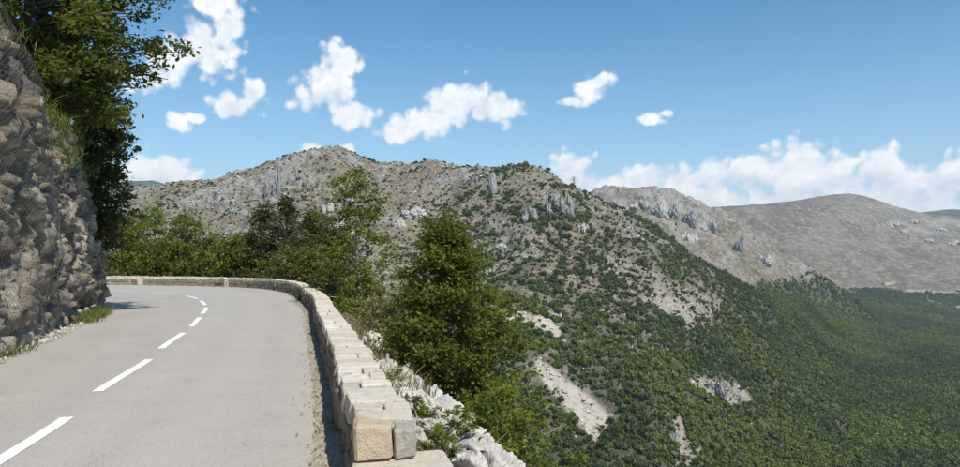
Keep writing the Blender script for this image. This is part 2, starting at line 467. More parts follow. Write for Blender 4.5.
# centre dashes
CENP = Path([(-1.3, -6), (-2.78, 1), (-3.87, 6.05), (-4.25, 7.75), (-4.72, 9.3), (-5.38, 12.2), (-5.98, 14.25), (-6.75, 17.3), (-7.4, 19.5), (-8.5, 23), (-9.25, 25.3), (-10.5, 28.4),
             (-12.3, 32.2), (-14.3, 35.2), (-16.3, 37.2), (-18.4, 38.7), (-21, 40), (-26, 41), (-34, 41)])
def dash(s0, s1):
    s = np.linspace(s0, s1, 9)
    x, y, tx, ty, ax, ay = CENP.at(s)
    hw = np.array([-.065, -.02, .02, .065])
    v = np.stack([x[:, None] + ax[:, None] * hw, y[:, None] + ay[:, None] * hw, np.full((9, 4), .0355)], 2).reshape(-1, 3)
    o = link('lane_dash', mesh('lane_dash', v, gridfaces(9, 4), M_PAINT))
    o.parent = road
s_first = CENP.s_at_y(7.72)
for k in range(-2, 10):
    b = s_first + k * 4.62
    if 0 < b - 3 and b < CENP.L: dash(b - 3.05, b)

# ------------------------------------------------------------------ parapet of stones
def chamfer_box(seed, jit=.05, ch=.1):
    r = np.random.default_rng(seed)
    v, idx = [], {}
    for sx_ in (-1, 1):
        for sy_ in (-1, 1):
            for sz_ in (-1, 1):
                base = np.array([sx_, sy_, sz_], float) * (1 + r.uniform(-jit, jit, 3))
                for ax in range(3):
                    p = base.copy()
                    for b in range(3):
                        if b != ax: p[b] -= np.sign(base[b]) * ch * r.uniform(.6, 1.5)
                    idx[(sx_, sy_, sz_, ax)] = len(v); v.append(p)
    f = []
    for ax in range(3):
        b, c = (ax + 1) % 3, (ax + 2) % 3
        for s in (-1, 1):
            q = []
            for (i, j) in ((-1, -1), (1, -1), (1, 1), (-1, 1)):
                k = [0, 0, 0]; k[ax], k[b], k[c] = s, i, j
                q.append(idx[(*k, ax)])
            f.append(q if s > 0 else q[::-1])
        for i in (-1, 1):                    # edges parallel to axis ax
            for j in (-1, 1):
                q = []
                for (s, side) in ((-1, b), (1, b), (1, c), (-1, c)):
                    k = [0, 0, 0]; k[ax], k[b], k[c] = s, i, j
                    q.append(idx[(*k, side)])
                f.append(q if i * j < 0 else q[::-1])
    for sx_ in (-1, 1):
        for sy_ in (-1, 1):
            for sz_ in (-1, 1):
                q = [idx[(sx_, sy_, sz_, a)] for a in range(3)]
                f.append(q if sx_ * sy_ * sz_ > 0 else q[::-1])
    return v, f

def stone_mesh(name, seed, mat, jit, ch):
    v, f = chamfer_box(seed, jit, ch)
    me = bpy.data.meshes.new(name)
    me.from_pydata([tuple(p) for p in v], [], f)
    me.materials.append(mat)
    me.update()
    return me

COPE = [stone_mesh('coping_stone', 100 + k, M_COPE, .11, .075) for k in range(14)]
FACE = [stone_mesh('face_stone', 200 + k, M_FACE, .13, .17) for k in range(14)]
LIME = [stone_mesh('loose_stone', 300 + k, M_LIME, .3, .4) for k in range(8)]
FROCK = [stone_mesh('fallen_rock', 340 + k, M_CLIFFROCK, .35, .3) for k in range(8)]
WT = .41                                           # wall thickness
rr = random.Random(11)

def wall_section(s0, s1, label, top=.58, outer=1, cope_len=(.2, .5), width=WT, fine=1.0):
    mid = (s0 + s1) / 2
    x, y, tx, ty, ax, ay = [float(q) for q in WALLP.at(s0)]
    root = tag(link('parapet_wall', None, loc=(x, y, 0)), label, 'wall', 'stone parapet sections along the bend')
    root.empty_display_size = .3
    org = np.array([x, y, 0])
    # mortar core
    s = np.linspace(s0 + .03, s1 - .03, max(6, int((s1 - s0) / .25)))
    cx_, cy_, _, _, bx, by = WALLP.at(s)
    prof = [(.05, -.15), (.045, top - .03), (width - .045, top - .03), (width - .03, -.5)]
    V = np.array([[(cx_[i] + bx[i] * d, cy_[i] + by[i] * d, z) for d, z in prof] for i in range(len(s))]).reshape(-1, 3) - org
    n = len(s)
    fc = gridfaces(n, 4)
    fc = np.vstack([fc, [[3, 2, 1, 0]], [[4 * n - 4, 4 * n - 3, 4 * n - 2, 4 * n - 1]]])
    link('mortar_core', mesh('mortar_core', V, fc, M_MORT), root)
    def put(me, name, sc_, d, z, l, w, h, roll=.03):
        px_, py_, qx, qy, ox, oy = [float(q) for q in WALLP.at(sc_)]
        o = link(name, me, root, loc=(px_ + ox * d - org[0], py_ + oy * d - org[1], z),
                 rot=(rr.uniform(-roll, roll), rr.uniform(-roll, roll), math.atan2(qy, qx) + rr.uniform(-roll, roll)), scale=(l / 2, w / 2, h / 2))
        return o
    a = s0
    while a < s1 - .08:
        l = min(rr.uniform(*cope_len), s1 - a)
        if s1 - a - l < .12: l = s1 - a
        th = rr.uniform(.13, .17)
        if rr.random() < .62:
            k = rr.uniform(.36, .64)
            cut = width * k
            for d0, d1 in ((0, cut), (cut, width)):
                dz = rr.uniform(-.022, .012)
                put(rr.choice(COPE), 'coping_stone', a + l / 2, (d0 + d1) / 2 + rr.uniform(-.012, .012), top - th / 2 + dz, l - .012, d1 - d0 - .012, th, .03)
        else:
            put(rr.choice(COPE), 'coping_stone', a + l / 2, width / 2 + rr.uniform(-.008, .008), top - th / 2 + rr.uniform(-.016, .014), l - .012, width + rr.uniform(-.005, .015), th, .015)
        a += l
    for side in range(1 + outer):
        zb = [(-.04, top * .36), (top * .36, top - .15)] if side == 0 else [(top * .3, top - .15)]
        for z0, z1 in zb:
            a = s0 + rr.uniform(-.05, 0)
            while a < s1 - .1:
                l = min(rr.uniform(.26, .58) * fine, s1 - a)
                h = (z1 - z0) * rr.uniform(.86, 1.02)
                d = .095 + rr.uniform(-.03, .02) if side == 0 else width - .09 + rr.uniform(-.02, .02)
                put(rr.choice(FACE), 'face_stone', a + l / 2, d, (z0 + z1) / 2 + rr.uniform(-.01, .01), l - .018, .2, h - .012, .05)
                a += l
    return root

S5 = WALLP.s_at_y(5.0)
SB = WALLP.s_at_y(28.6)
SC1, SC2 = WALLP.s_at_px(229), WALLP.s_at_px(143)
near = wall_section(S5, SB, 'long pale stone parapet running from the stepped end to the bend', .58, 1)
wall_section(SB + .45, SC1, 'curved stone parapet round the outside of the bend below dark evergreens', .60, 0, (.4, .75), fine=1.3)
wall_section(SC1 + .4, SC2, 'straight stone parapet across the road end below bright green trees', .60, 0, (.4, .8), fine=1.4)
wall_section(SC2 + .4, WALLP.L - 12, 'far stone parapet disappearing behind the cliff corner', .60, 0, (.4, .8), fine=1.5)
low = wall_section(WALLP.s_at_y(1.5), S5 - .01, 'low stepped slab wall in front of the parapet end', .36, 0, (.35, .7), .62)
# the big tan end block that closes the parapet, a grey block beside it
xe, ye, tx, ty, ax, ay = [float(q) for q in WALLP.at(S5)]
M_TAN = mat_stone('tan_end_stone', rgb(.46, .375, .265), rgb(.52, .435, .32), rgb(.34, .27, .19))
M_GREYST = mat_stone('grey_end_stone', rgb(.36, .325, .27), rgb(.42, .385, .325), rgb(.2, .18, .155))
for (d, w, z, h, mt, lab) in ((.125, .255, .475, .215, M_TAN, 'tan end block'), (.335, .15, .47, .20, M_GREYST, 'grey end block'), (.2, .40, .24, .24, M_TAN, None)):
    o = link('end_block', stone_mesh('end_block', 900 + int(d * 1000), mt, .15, .16), near, loc=(ax * d - tx * .05, ay * d - ty * .05, z), rot=(0, 0, math.atan2(ty, tx)), scale=(.16, w / 2, h / 2))
    if lab: o['label'] = lab + ' closing the parapet'
# drain blocks in the gaps between the sections
for sg, wgap, lab in ((SB, .45, 'low stone block bridging the parapet gap at the bend'), (SC1, .4, 'low stone block in the parapet gap below yellow-green tree'),
                      (SC2, .4, 'low stone block in the parapet gap near the cliff corner')):
    x, y, tx, ty, ax, ay = [float(q) for q in WALLP.at(sg + wgap / 2)]
    o = link('gap_block', COPE[5], loc=(x + ax * .2, y + ay * .2, .18), rot=(0, 0, math.atan2(ty, tx)), scale=(wgap * .6, .2, .24))
    tag(o, lab, 'stone block', 'blocks in the parapet gaps')

# ------------------------------------------------------------------ near bank below the wall
sb = np.concatenate([np.arange(0, WALLP.s_at_y(2), .6), np.arange(WALLP.s_at_y(2), WALLP.s_at_y(24), .11), np.arange(WALLP.s_at_y(24), WALLP.L, .5)])
bd = np.concatenate([np.arange(.12, 3.2, .09), np.geomspace(3.3, 75, 46)])
bz = np.interp(bd, [0, .5, 1.15, 1.5, 2.5, 5, 12, 40, 75], [-.08, -.16, -.3, -.95, -2.3, -4.9, -11.5, -38, -66])
bxx, byy, _, _, onx, ony = WALLP.at(sb)
V = np.stack([bxx[:, None] + onx[:, None] * bd, byy[:, None] + ony[:, None] * bd, np.zeros((len(sb), 1)) + bz], 2).reshape(-1, 3)
D_ = np.tile(bd, len(sb))
amp = sstep(D_, .35, 1.2)
ledge = sstep(D_, .5, .65) * sstep(-D_, -2.1, -1.3) * sstep(-V[:, 1], -24, -15)
f1, f2, cid = worley(V * np.array([1.6, 1.1, 2.0]), 3)
V[:, 2] += amp * (.35 * fbm(V * .6, 4, 21) + .12 * fbm(V * 3, 3, 5)) * np.clip(D_ / 3, .25, 3)
V[:, 2] += ledge * ((cid - .4) * .3 - .25 * (1 - sstep(f2 - f1, 0, .22)))
V[:, 2] = np.where(D_ < 2.2, np.minimum(V[:, 2], .12), V[:, 2])
tag(link('bank', mesh('bank', V, gridfaces(len(sb), len(bd)), M_BANK, False, {'ledge': ledge})), kind='structure')

def bank_z(x, y):
    k = ((V_BANK[:, 0] - x) ** 2 + (V_BANK[:, 1] - y) ** 2).argmin()
    return float(V_BANK[k, 2])
V_BANK = V.copy()

def rock_mesh(name, seed, mat, n=22, rough=.35, flat=1.0, freq=1.7):
    """lumpy faceted boulder of about unit radius"""
    th = np.linspace(.02, math.pi - .02, n); ph = np.linspace(0, 2 * math.pi, 2 * n)
    d = np.stack([np.outer(np.sin(th), np.cos(ph)), np.outer(np.sin(th), np.sin(ph)), np.outer(np.cos(th), np.ones(2 * n))], 2).reshape(-1, 3)
    a, b, c = worley(d * freq + seed * 3.7, seed)
    r = 1 + rough * (c - .5) - rough * .5 * (1 - sstep(b - a, 0, .18)) + .3 * rough * fbm(d * 3 + seed, 4, seed)
    if n > 30:
        a2, b2, c2_ = worley(d * 3.6 + seed, seed + 3)
        r += .2 * (c2_ - .5) - .13 * (1 - sstep(b2 - a2, 0, .14)) + .06 * ridged(d * 7, 3, seed)
    v = d * r[:, None]
    v[:, 2] *= flat
    return mesh(name, v, gridfaces(n, 2 * n), mat, False)

for k, (px, y, dpt, sx_, sy_, sz_, lab) in enumerate([
        (0, 12.2, 1.0, .5, 1.7, .36, 'long white limestone outcrop beside the middle of the parapet'),
        (0, 9.6, 1.15, .44, 1.2, .33, 'broken white limestone ledge between parapet and tall bushy tree'),
        (0, 7.7, 1.2, .46, 1.1, .33, 'cracked white limestone ledge above the green slope near the stepped wall'),
        (0, 6.2, 1.2, .34, .7, .3, 'small grey-white limestone knob past the parapet end'),
        (0, 16.0, 1.15, .3, .8, .35, 'pale limestone lump in dry brush beside the parapet')]):
    x, yy, tx, ty, ax, ay = [float(q) for q in WALLP.at(WALLP.s_at_y(y))]
    o = link('limestone_outcrop', rock_mesh('limestone_outcrop', 40 + k, M_LIME, 80, .5, 1.0, 1.15), loc=(x + ax * dpt, yy + ay * dpt, -.40),
             rot=(.05, .12, math.atan2(ty, tx) - math.pi / 2 + .1 * (k % 3 - 1)), scale=(sx_, sy_, sz_))
    tag(o, lab, 'rock', 'limestone outcrops below the parapet')

# ------------------------------------------------------------------ cliff on the inside of the bend
s_a, s_b = LEFTP.s_at_y(7), LEFTP.s_at_y(28.6)
sc = np.concatenate([np.arange(0, s_a, .35), np.arange(s_a, s_b, .06), np.arange(s_b, LEFTP.L, .35)])
x, y, tx, ty, ax, ay = LEFTP.at(sc)
hgt = np.interp(sc, [LEFTP.s_at_y(q) for q in (-14, 8, 12, 16, 20, 23, 26, 28.6)] + [LEFTP.L], [7.4, 7.2, 6.4, 5.3, 5.0, 4.4, 3.6, 3.4, 4.5])
rows = 104
vv = np.linspace(0, 1, rows)
up = np.concatenate([vv, 1 + np.array([.08, .18, .3, .45, .65, .9, 1.2, 1.6, 2.1, 2.8, 3.6])])
out = np.interp(up, [0, .08, .5, .9, 1, 1.3, 2, 3.6], [.08, .16, .24, .36, .55, 2.5, 8, 25])
Z = hgt[:, None] * np.where(up <= 1, up, 1 + (up - 1) * .62)[None] - .06
V = np.stack([x[:, None] - ax[:, None] * (out + .35), y[:, None] - ay[:, None] * (out + .35), Z], 2)
nrm = np.stack([ax, ay], 1)
P = V.reshape(-1, 3)
smooth_P = P.copy()
q = P * np.array([.55, .55, .7])
big = fbm(q, 3, 31)
w1, w2, c1 = worley(P * np.array([1.8, 1.8, .95]) + .25 * np.stack([fbm(P * .9, 2, 51), fbm(P * .9, 2, 52), fbm(P * .9, 2, 53)], 1), 9)
w3, w4, c2 = worley(P * np.array([4.0, 4.0, 2.3]) + .3 * big[:, None], 10)
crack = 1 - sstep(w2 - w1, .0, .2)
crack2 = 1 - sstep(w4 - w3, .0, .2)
rg1 = ridged(P * np.array([1.0, 1.0, .8]), 3, 35, .55)
rg2 = ridged(P * np.array([2.6, 2.6, 2.4]) + .4 * big[:, None], 3, 37, .6)
disp = .40 * big + .26 * (c1 - .5) - .32 * crack + .15 * (c2 - .5) - .15 * crack2 + .12 * rg1 + .09 * rg2 + .07 * fbm(P * 7, 3, 33, .65)
face = np.tile(np.clip(1.25 - np.maximum(up - .9, 0) * 1.2, .2, 1) * np.clip(.3 + up * 5, 0, 1), len(sc))
N3 = np.repeat(np.concatenate([nrm, np.full((len(sc), 1), .05)], 1), len(up), 0)
N3 = N3 + .35 * np.stack([fbm(P * 1.6, 2, 61), fbm(P * 1.6, 2, 62), fbm(P * 1.6, 2, 63)], 1)
P = P + N3 * (disp * face)[:, None]
hollow_shade = np.clip(crack * .8 + crack2 * .5 + np.clip(-disp * 1.5 - .1, 0, 1), 0, 1) * 0.7
soil = np.tile(sstep(up, .98, 1.2), len(sc)) * np.clip(1.1 + .4 * big, 0, 1)
cl = link('cliff', mesh('cliff', P, gridfaces(len(sc), len(up))[:, ::-1], M_CLIFF, False, {'hollow_shade': hollow_shade, 'soil': soil}))
tag(cl, 'rough grey and tan limestone cliff along the inside of the road', kind='structure')
CL_GRID = P.reshape(len(sc), len(up), 3)

def cliff_pt(yv, u_):
    i = np.abs(y - yv).argmin() if yv < 28 else len(sc) - 1
    j = np.abs(up - u_).argmin()
    return CL_GRID[i, j]

# wire netting hung over the near part of the cliff
def net():
    s0, s1, cell = LEFTP.s_at_y(5.5), LEFTP.s_at_y(16.2), .115
    ns = int((s1 - s0) / (cell / 2)); nv = 120
    S = np.linspace(s0, s1, ns); U = np.linspace(.03, 1.12, nv)
    gx, gy, _, _, gax, gay = LEFTP.at(S)
    hh = np.interp(S, sc, hgt)
    o_ = np.interp(U, [0, .08, .5, .9, 1, 1.3], [.08, .16, .24, .36, .55, 2.5])
    zz = hh[:, None] * np.where(U <= 1, U, 1 + (U - 1) * .62)[None]
    G = np.stack([gx[:, None] - gax[:, None] * (o_ + .35), gy[:, None] - gay[:, None] * (o_ + .35), zz], 2)
    # the net lies on the proudest rock around it
    proud = (disp * face).reshape(len(sc), len(up))
    ii = np.clip(np.searchsorted(sc, S), 0, len(sc) - 1); jj = np.clip(np.searchsorted(up, U), 0, len(up) - 1)
    loc = np.zeros((ns, nv))
    for di in (-10, -5, 0, 5, 10):
        for dj in (-8, -4, 0, 4, 8):
            loc = np.maximum(loc, proud[np.clip(ii + di, 0, len(sc) - 1)][:, np.clip(jj + dj, 0, len(up) - 1)]) if (di or dj) else np.maximum(loc, proud[ii][:, jj])
    for _ in range(40):
        loc[1:-1, 1:-1] = .2 * (loc[1:-1, 1:-1] + loc[:-2, 1:-1] + loc[2:, 1:-1] + loc[1:-1, :-2] + loc[1:-1, 2:])
    n3 = np.stack([gax, gay, np.full(ns, .05)], 1)
    G = G + n3[:, None, :] * (loc + .06)[:, :, None]
    a, b = [], []
    for i in range(ns - 1):
        j0 = np.arange((i % 2), nv - 1, 2)
        a.append(np.stack([np.full(len(j0), i), j0, np.full(len(j0), i + 1), j0 + 1], 1))
        j1 = np.arange(1 + ((i + 1) % 2), nv, 2)
        a.append(np.stack([np.full(len(j1), i), j1, np.full(len(j1), i + 1), j1 - 1], 1))
    E = np.vstack(a)
    p0, p1 = G[E[:, 0], E[:, 1]], G[E[:, 2], E[:, 3]]
    r = .0021
    d = p1 - p0
    d /= np.linalg.norm(d, axis=1)[:, None]
    s_ = np.cross(d, np.array([.3, .2, 1.0])); s_ /= np.linalg.norm(s_, axis=1)[:, None]
    t_ = np.cross(d, s_)
    ring = [(math.cos(q), math.sin(q)) for q in (0, 2.094, 4.189)]
    v = np.stack([p0 + r * (c * s_ + k * t_) for c, k in ring] + [p1 + r * (c * s_ + k * t_) for c, k in ring], 1).reshape(-1, 3)
    base = np.arange(len(E))[:, None] * 6
    f = np.vstack([base + np.array([[i, (i + 1) % 3, 3 + (i + 1) % 3, 3 + i]]) for i in range(3)])
    o = link('rockfall_netting', mesh('rockfall_netting', v, f, M_WIRE))
    tag(o, 'grey wire rockfall netting draped over the dark cliff face', 'netting')
    # hem cable down the edge
    hem = G[-1]
    tube_obj('hem_cable', hem[::4], np.full(len(hem[::4]), .008), M_WIRE, o)

# ------------------------------------------------------------------ tubes, leaves and trees
def tubes(polys, sides=6):
    """list of (points (n,3), radii (n,)) -> verts, quads"""
    Vs, Fs, off = [], [], 0
    for pts, rad in polys:
        pts = np.asarray(pts, float); rad = np.asarray(rad, float)
        d = np.gradient(pts, axis=0)
        d /= np.linalg.norm(d, axis=1)[:, None] + 1e-9
        ref = np.where(np.abs(d[:, 2:3]) > .9, np.array([[1., 0, 0]]), np.array([[0, 0, 1.]]))
        s = np.cross(d, ref); s /= np.linalg.norm(s, axis=1)[:, None] + 1e-9
        t = np.cross(d, s)
        q = np.linspace(0, 2 * math.pi, sides, endpoint=False)
        ring = pts[:, None, :] + rad[:, None, None] * (np.cos(q)[None, :, None] * s[:, None, :] + np.sin(q)[None, :, None] * t[:, None, :])
        n = len(pts)
        a = np.arange(n * sides).reshape(n, sides) + off
        b = np.roll(a, -1, axis=1)
        Fs.append(np.stack([a[:-1].ravel(), b[:-1].ravel(), b[1:].ravel(), a[1:].ravel()], 1))
        Vs.append(ring.reshape(-1, 3)); off += n * sides
    return np.vstack(Vs), np.vstack(Fs)

def tube_obj(name, pts, rad, mat, parent=None):
    v, f = tubes([(pts, rad)])
    return link(name, mesh(name, v, f, mat, True), parent)

net()

def leaf_mesh(name, centres, tint, size, mat, rng, flat=.6, aspect=.55, droop=0.0):
    """one folded rhombic leaf at each centre"""
    n = len(centres)
    nv = rng.normal(size=(n, 3)); nv[:, 2] = np.abs(nv[:, 2]) * (1 + flat * 2) ; nv /= np.linalg.norm(nv, axis=1)[:, None]
    a = rng.normal(size=(n, 3)); a[:, 2] -= droop
    a -= (a * nv).sum(1)[:, None] * nv
    a /= np.linalg.norm(a, axis=1)[:, None]
    b = np.cross(nv, a)
    s = (size * rng.uniform(.65, 1.35, n))[:, None]
    v = np.stack([centres - a * s * .5, centres + b * s * .5 * aspect + nv * s * .1, centres + a * s * .5, centres - b * s * .5 * aspect + nv * s * .1], 1).reshape(-1, 3)
    return mesh(name, v, np.arange(4 * n).reshape(n, 4), mat, False, {'tint': np.repeat(tint, 4)})

def grow(h, radius, base_h, n_limb, clumps, leaves, csize, rng, shape='dome', lean=(0, 0), up_=.35, inner=.35, trunk_r=None, wob=.12):
    """trunk, limbs and leaf positions. radius(t): crown radius at relative crown height t"""
    top = np.array([lean[0], lean[1], h])
    zz = np.linspace(0, 1, 9)
    tr = trunk_r or h * .018
    bend = np.stack([zz * lean[0] + wob * h * .12 * np.sin(zz * 5 + rng.uniform(0, 6)) * zz, zz * lean[1] + wob * h * .12 * np.sin(zz * 4 + rng.uniform(0, 6)) * zz, zz * h * .97], 1)
    polys = [(bend, tr * (1 - .88 * zz))]
    C, T = [], []
    for i in range(n_limb):
        t = (i + rng.uniform(0, 1)) / n_limb
        phi = i * 2.39996 + rng.uniform(-.5, .5)
        L = radius(t) * rng.uniform(.62, 1.12)
        z0 = base_h + (h - base_h) * t
        zs = max(.05 * h, z0 - L * up_)
        p0 = np.array([np.interp(zs, bend[:, 2], bend[:, 0]), np.interp(zs, bend[:, 2], bend[:, 1]), zs])
        p2 = np.array([lean[0] * t + L * math.cos(phi), lean[1] * t + L * math.sin(phi), z0 + L * .1 * rng.normal()])
        p1 = .5 * (p0 + p2) + np.array([0, 0, L * .12]) + rng.normal(size=3) * L * .06
        u = np.linspace(0, 1, 6)[:, None]
        path = (1 - u) ** 2 * p0 + 2 * u * (1 - u) * p1 + u ** 2 * p2
        polys.append((path, np.linspace(tr * .45 * (1 - .6 * t), tr * .08, 6)))
        lt = rng.uniform(0, 1)
        for c in range(clumps):
            w = rng.uniform(inner, 1.02)
            pc = (1 - w) ** 2 * p0 + 2 * w * (1 - w) * p1 + w ** 2 * p2 + rng.normal(size=3) * csize * np.array([.75, .75, .55])
            m = int(leaves * rng.uniform(.5, 1.4))
            pts = pc + rng.normal(size=(m, 3)) * csize * np.array([.5, .5, .32]) * rng.uniform(.6, 1.25)
            C.append(pts)
            T.append(np.clip(.35 * lt + .45 * rng.uniform(0, 1) + .2 * rng.uniform(0, 1, m) , 0, 1))
            if c % 3 == 0:
                polys.append((np.array([path[2 + c % 3], .5 * (path[2 + c % 3] + pc) + rng.normal(size=3) * .03 * L, pc]), np.array([tr * .12, tr * .08, tr * .04])))
    return polys, np.vstack(C), np.concatenate(T)

def tree(name, label, cat, loc, seed, h, radius, base_h, n_limb, clumps, leaves, csize, lsize, mat, group=None, bark=None, rotz=0, **kw):
    rng = np.random.default_rng(seed)
    fl = {k: kw.pop(k) for k in ('flat', 'aspect', 'droop') if k in kw}
    polys, C, T = grow(h, radius, base_h, n_limb, clumps, leaves, csize, rng, **kw)
    root = tag(link(name, None, loc=loc, rot=(0, 0, rotz)), label, cat, group)
    v, f = tubes(polys)
    link('trunk', mesh('trunk', v, f, bark or M_BARK, True), root)
    link('crown', leaf_mesh('crown', C, T, lsize, mat, rng, **fl), root)
    return root

def copy_tree(src, loc, rotz, scale, label=None):
    r = src.copy(); COL.objects.link(r)
    r.location = loc; r.rotation_euler = (0, 0, rotz); r.scale = scale
    if label: r['label'] = label
    for ch in list(src.children):
        c = ch.copy(); COL.objects.link(c); c.parent = r
    return r

dome = lambda R: (lambda t: R * (math.sqrt(max(0, 1 - (2 * t - .85) ** 2 / 1.4)) * .95 + .05))
cone = lambda R: (lambda t: R * (1.04 - 1.05 * t) * (.55 + .45 * min(1, t * 5)) + .12 * R)

def place(px, py, d):
    """ground point of a plant: photograph column px, at depth d"""
    return ray(px, py)[0] * d

# the tall bushy tree beside the parapet
bx_ = place(458, 300, 14)
z0 = bank_z(bx_, 14)
tree('bushy_tree', 'tall dark green conical bushy tree on the slope beside the parapet', 'tree', (bx_, 14, z0 - .2), 3, 2.28 - z0 + .2, (lambda t: float(np.interp(t, [0, .2, .45, .6, .75, .88, 1], [1.0, 1.3, 1.3, 1.2, .95, .55, .1]))), .2, 125, 11, 36, .2, .085, M_OAK,
     up_=.5, inner=.35, trunk_r=.07, lean=(-.22, 0))
bx_ = place(497, 400, 11.5)
z0 = bank_z(bx_, 11.5)
tree('leafy_shrub', 'lighter yellow-green leafy shrub at the foot of the tall conical tree', 'shrub', (bx_, 11.5, z0 - .1), 4, 2.2, dome(.95), .25, 30, 8, 26, .17, .075, M_FRESH,
     up_=.6, inner=.4, trunk_r=.03)
bx_ = place(527, 345, 15.5)
z0 = bank_z(bx_, 15.5)
tree('thin_sapling', 'thin see-through sapling with sparse light leaves right of the conical tree', 'sapling', (bx_, 15.5, z0 - .1), 5, .55 - z0, dome(.8), 1.2, 16, 5, 10, .17, .07, M_FRESH,
     up_=.8, inner=.4, trunk_r=.025)
bx_ = place(440, 430, 6.9)
tree('wall_shrub', 'small green shrub growing between the parapet end and white ledge', 'shrub', (bx_, 6.9, -.5), 6, .62, dome(.26), .05, 16, 6, 24, .055, .04, M_FRESH,
     up_=.6, inner=.3, trunk_r=.01)
for k, (px, d, h_, R) in enumerate([(416, 8.6, .5, .2), (393, 11.2, .45, .2), (462, 7.9, .55, .28)]):
    tree('wall_shrub', ['low green plant in the crack between parapet and ledge', 'small green plant beside the white outcrop behind the parapet', 'small leafy shrub hanging over the edge of the white ledge'][k],
         'shrub', (place(px, 430, d), d, -.42), 160 + k, h_, dome(R), .04, 14, 6, 22, .05, .038, M_FRESH, up_=.6, inner=.3, trunk_r=.008)
bx_ = place(408, 300, 19)
z0 = bank_z(bx_, 19)
tree('dense_bush', 'olive green bush left of the tall conical tree behind pale rocks', 'bush', (bx_, 19, z0 - .1), 7, 1.1 - z0, dome(.95), .4, 36, 8, 26, .22, .09, M_OAK, up_=.5, trunk_r=.04)
bx_ = place(362, 290, 27)
z0 = bank_z(bx_, 27)
tree('airy_tree', 'tall airy yellow-green tree with open crown rising behind the parapet', 'tree', (bx_, 27, z0 - .2), 8, 5.1 - z0, (lambda t: 1.75 * (1 - .62 * t) * (.6 + .4 * min(1, 3 * t))), 1.6, 38, 8, 22, .25, .13, M_YELL,
     up_=.55, inner=.45, trunk_r=.085, lean=(-.25, 0), bark=M_DEAD)
for k, (px, d, ztop, R, mat, lab) in enumerate([
        (330, 30, .9, 1.3, M_OLIVE, 'low olive-brown shrub spilling over the parapet bend'),
        (382, 23, .55, .9, M_DRY, 'dry straw-coloured brush beside the parapet'),
        (352, 25, .35, .9, M_FRESH, 'low green shrub at the foot of the airy tree')]):
    bx_ = place(px, 290, d)
    z0 = bank_z(bx_, d)
    tree('low_shrub', lab, 'shrub', (bx_, d, z0 - .1), 20 + k, ztop - z0, dome(R), .2, 30, 8, 26, .2, .10, mat, up_=.6, trunk_r=.03, group='low shrubs behind the parapet')

# evergreens and green trees beyond the bend
for k, (px, d, ptop, R, mat, name, lab) in enumerate([
        (262, 50, 207, 1.9, M_DARK, 'evergreen_tree', 'dark evergreen tree beyond the bend next to the yellow-green tree'),
        (286, 49, 196, 2.1, M_DARK, 'evergreen_tree', 'tallest dark evergreen tree beyond the bend'),
        (312, 44, 214, 1.7, M_OLIVE, 'evergreen_tree', 'brownish dark evergreen beside the airy tree'),
        (335, 40, 232, 1.5, M_DARK, 'evergreen_tree', 'small dark evergreen half hidden by the airy tree'),
        (124, 53, 218, 2.4, M_FRESH, 'green_tree', 'bright green tree beyond the parapet touching the cliff corner'),
        (152, 56, 208, 2.7, M_FRESH, 'green_tree', 'tallest bright green round tree beyond the road end'),
        (184, 54, 216, 2.3, M_FRESH, 'green_tree', 'bright green tree beyond the road end with a pointed crown'),
        (210, 55, 236, 2.0, M_CLIFFTREE, 'green_tree', 'shorter mid-green tree between bright trees and yellow-green tree'),
        (236, 51, 238, 1.6, M_YELL, 'green_tree', 'yellow-green rounded tree beside the dark evergreens'),
        (95, 55, 214, 2.4, M_FRESH, 'green_tree', 'bright green tree mostly hidden behind the cliff corner')]):
    bx_ = place(px, 280, d)
    z0 = bank_z(bx_, d)
    ztop = EYE + ray(px, ptop)[1] * d
    ev = name == 'evergreen_tree'
    tree(name, lab, 'tree', (bx_, d, z0 - .2), 40 + k, ztop - z0 + .2, cone(R * 1.55) if ev else dome(R), .9 if ev else 1.2, 54, 8, 24, .36 if ev else .42, .2, mat,
         up_=.4, inner=.4, trunk_r=.11, group='dark evergreens beyond the bend' if ev else 'green trees beyond the road end')
# understorey that closes the row
for k in range(22):
    px = 92 + k * 12.5
    d = (51.5 if px < 250 else np.interp(px, [250, 345], [50, 33])) + random.uniform(-.6, 2.2)
    bx_ = place(px, 285, d)
    z0 = bank_z(bx_, d)
    src = None
    if k < 3:
        src = tree('undergrowth_bush', 'leafy green bush in the hedge-like row just behind the far parapet', 'bush', (bx_, d, z0 - .1), 70 + k, 2.6 - z0 * .5, dome(1.5), .2, 26, 7, 24, .34, .19,
                   [M_FRESH, M_OAK, M_OLIVE][k], group='bushes behind the far parapet', up_=.6, trunk_r=.05)
        if k == 0: USRC = []
        USRC.append((src, 2.6 - z0 * .5))
    else:
        so, hh = USRC[k % 2 if px < 250 else 1 + k % 2]
        ht = (1.4 + random.uniform(0, 1.6)) - z0
        copy_tree(so, (bx_, d, z0 - .1), random.uniform(0, 6), (random.uniform(.8, 1.2), random.uniform(.8, 1.2), ht / hh))

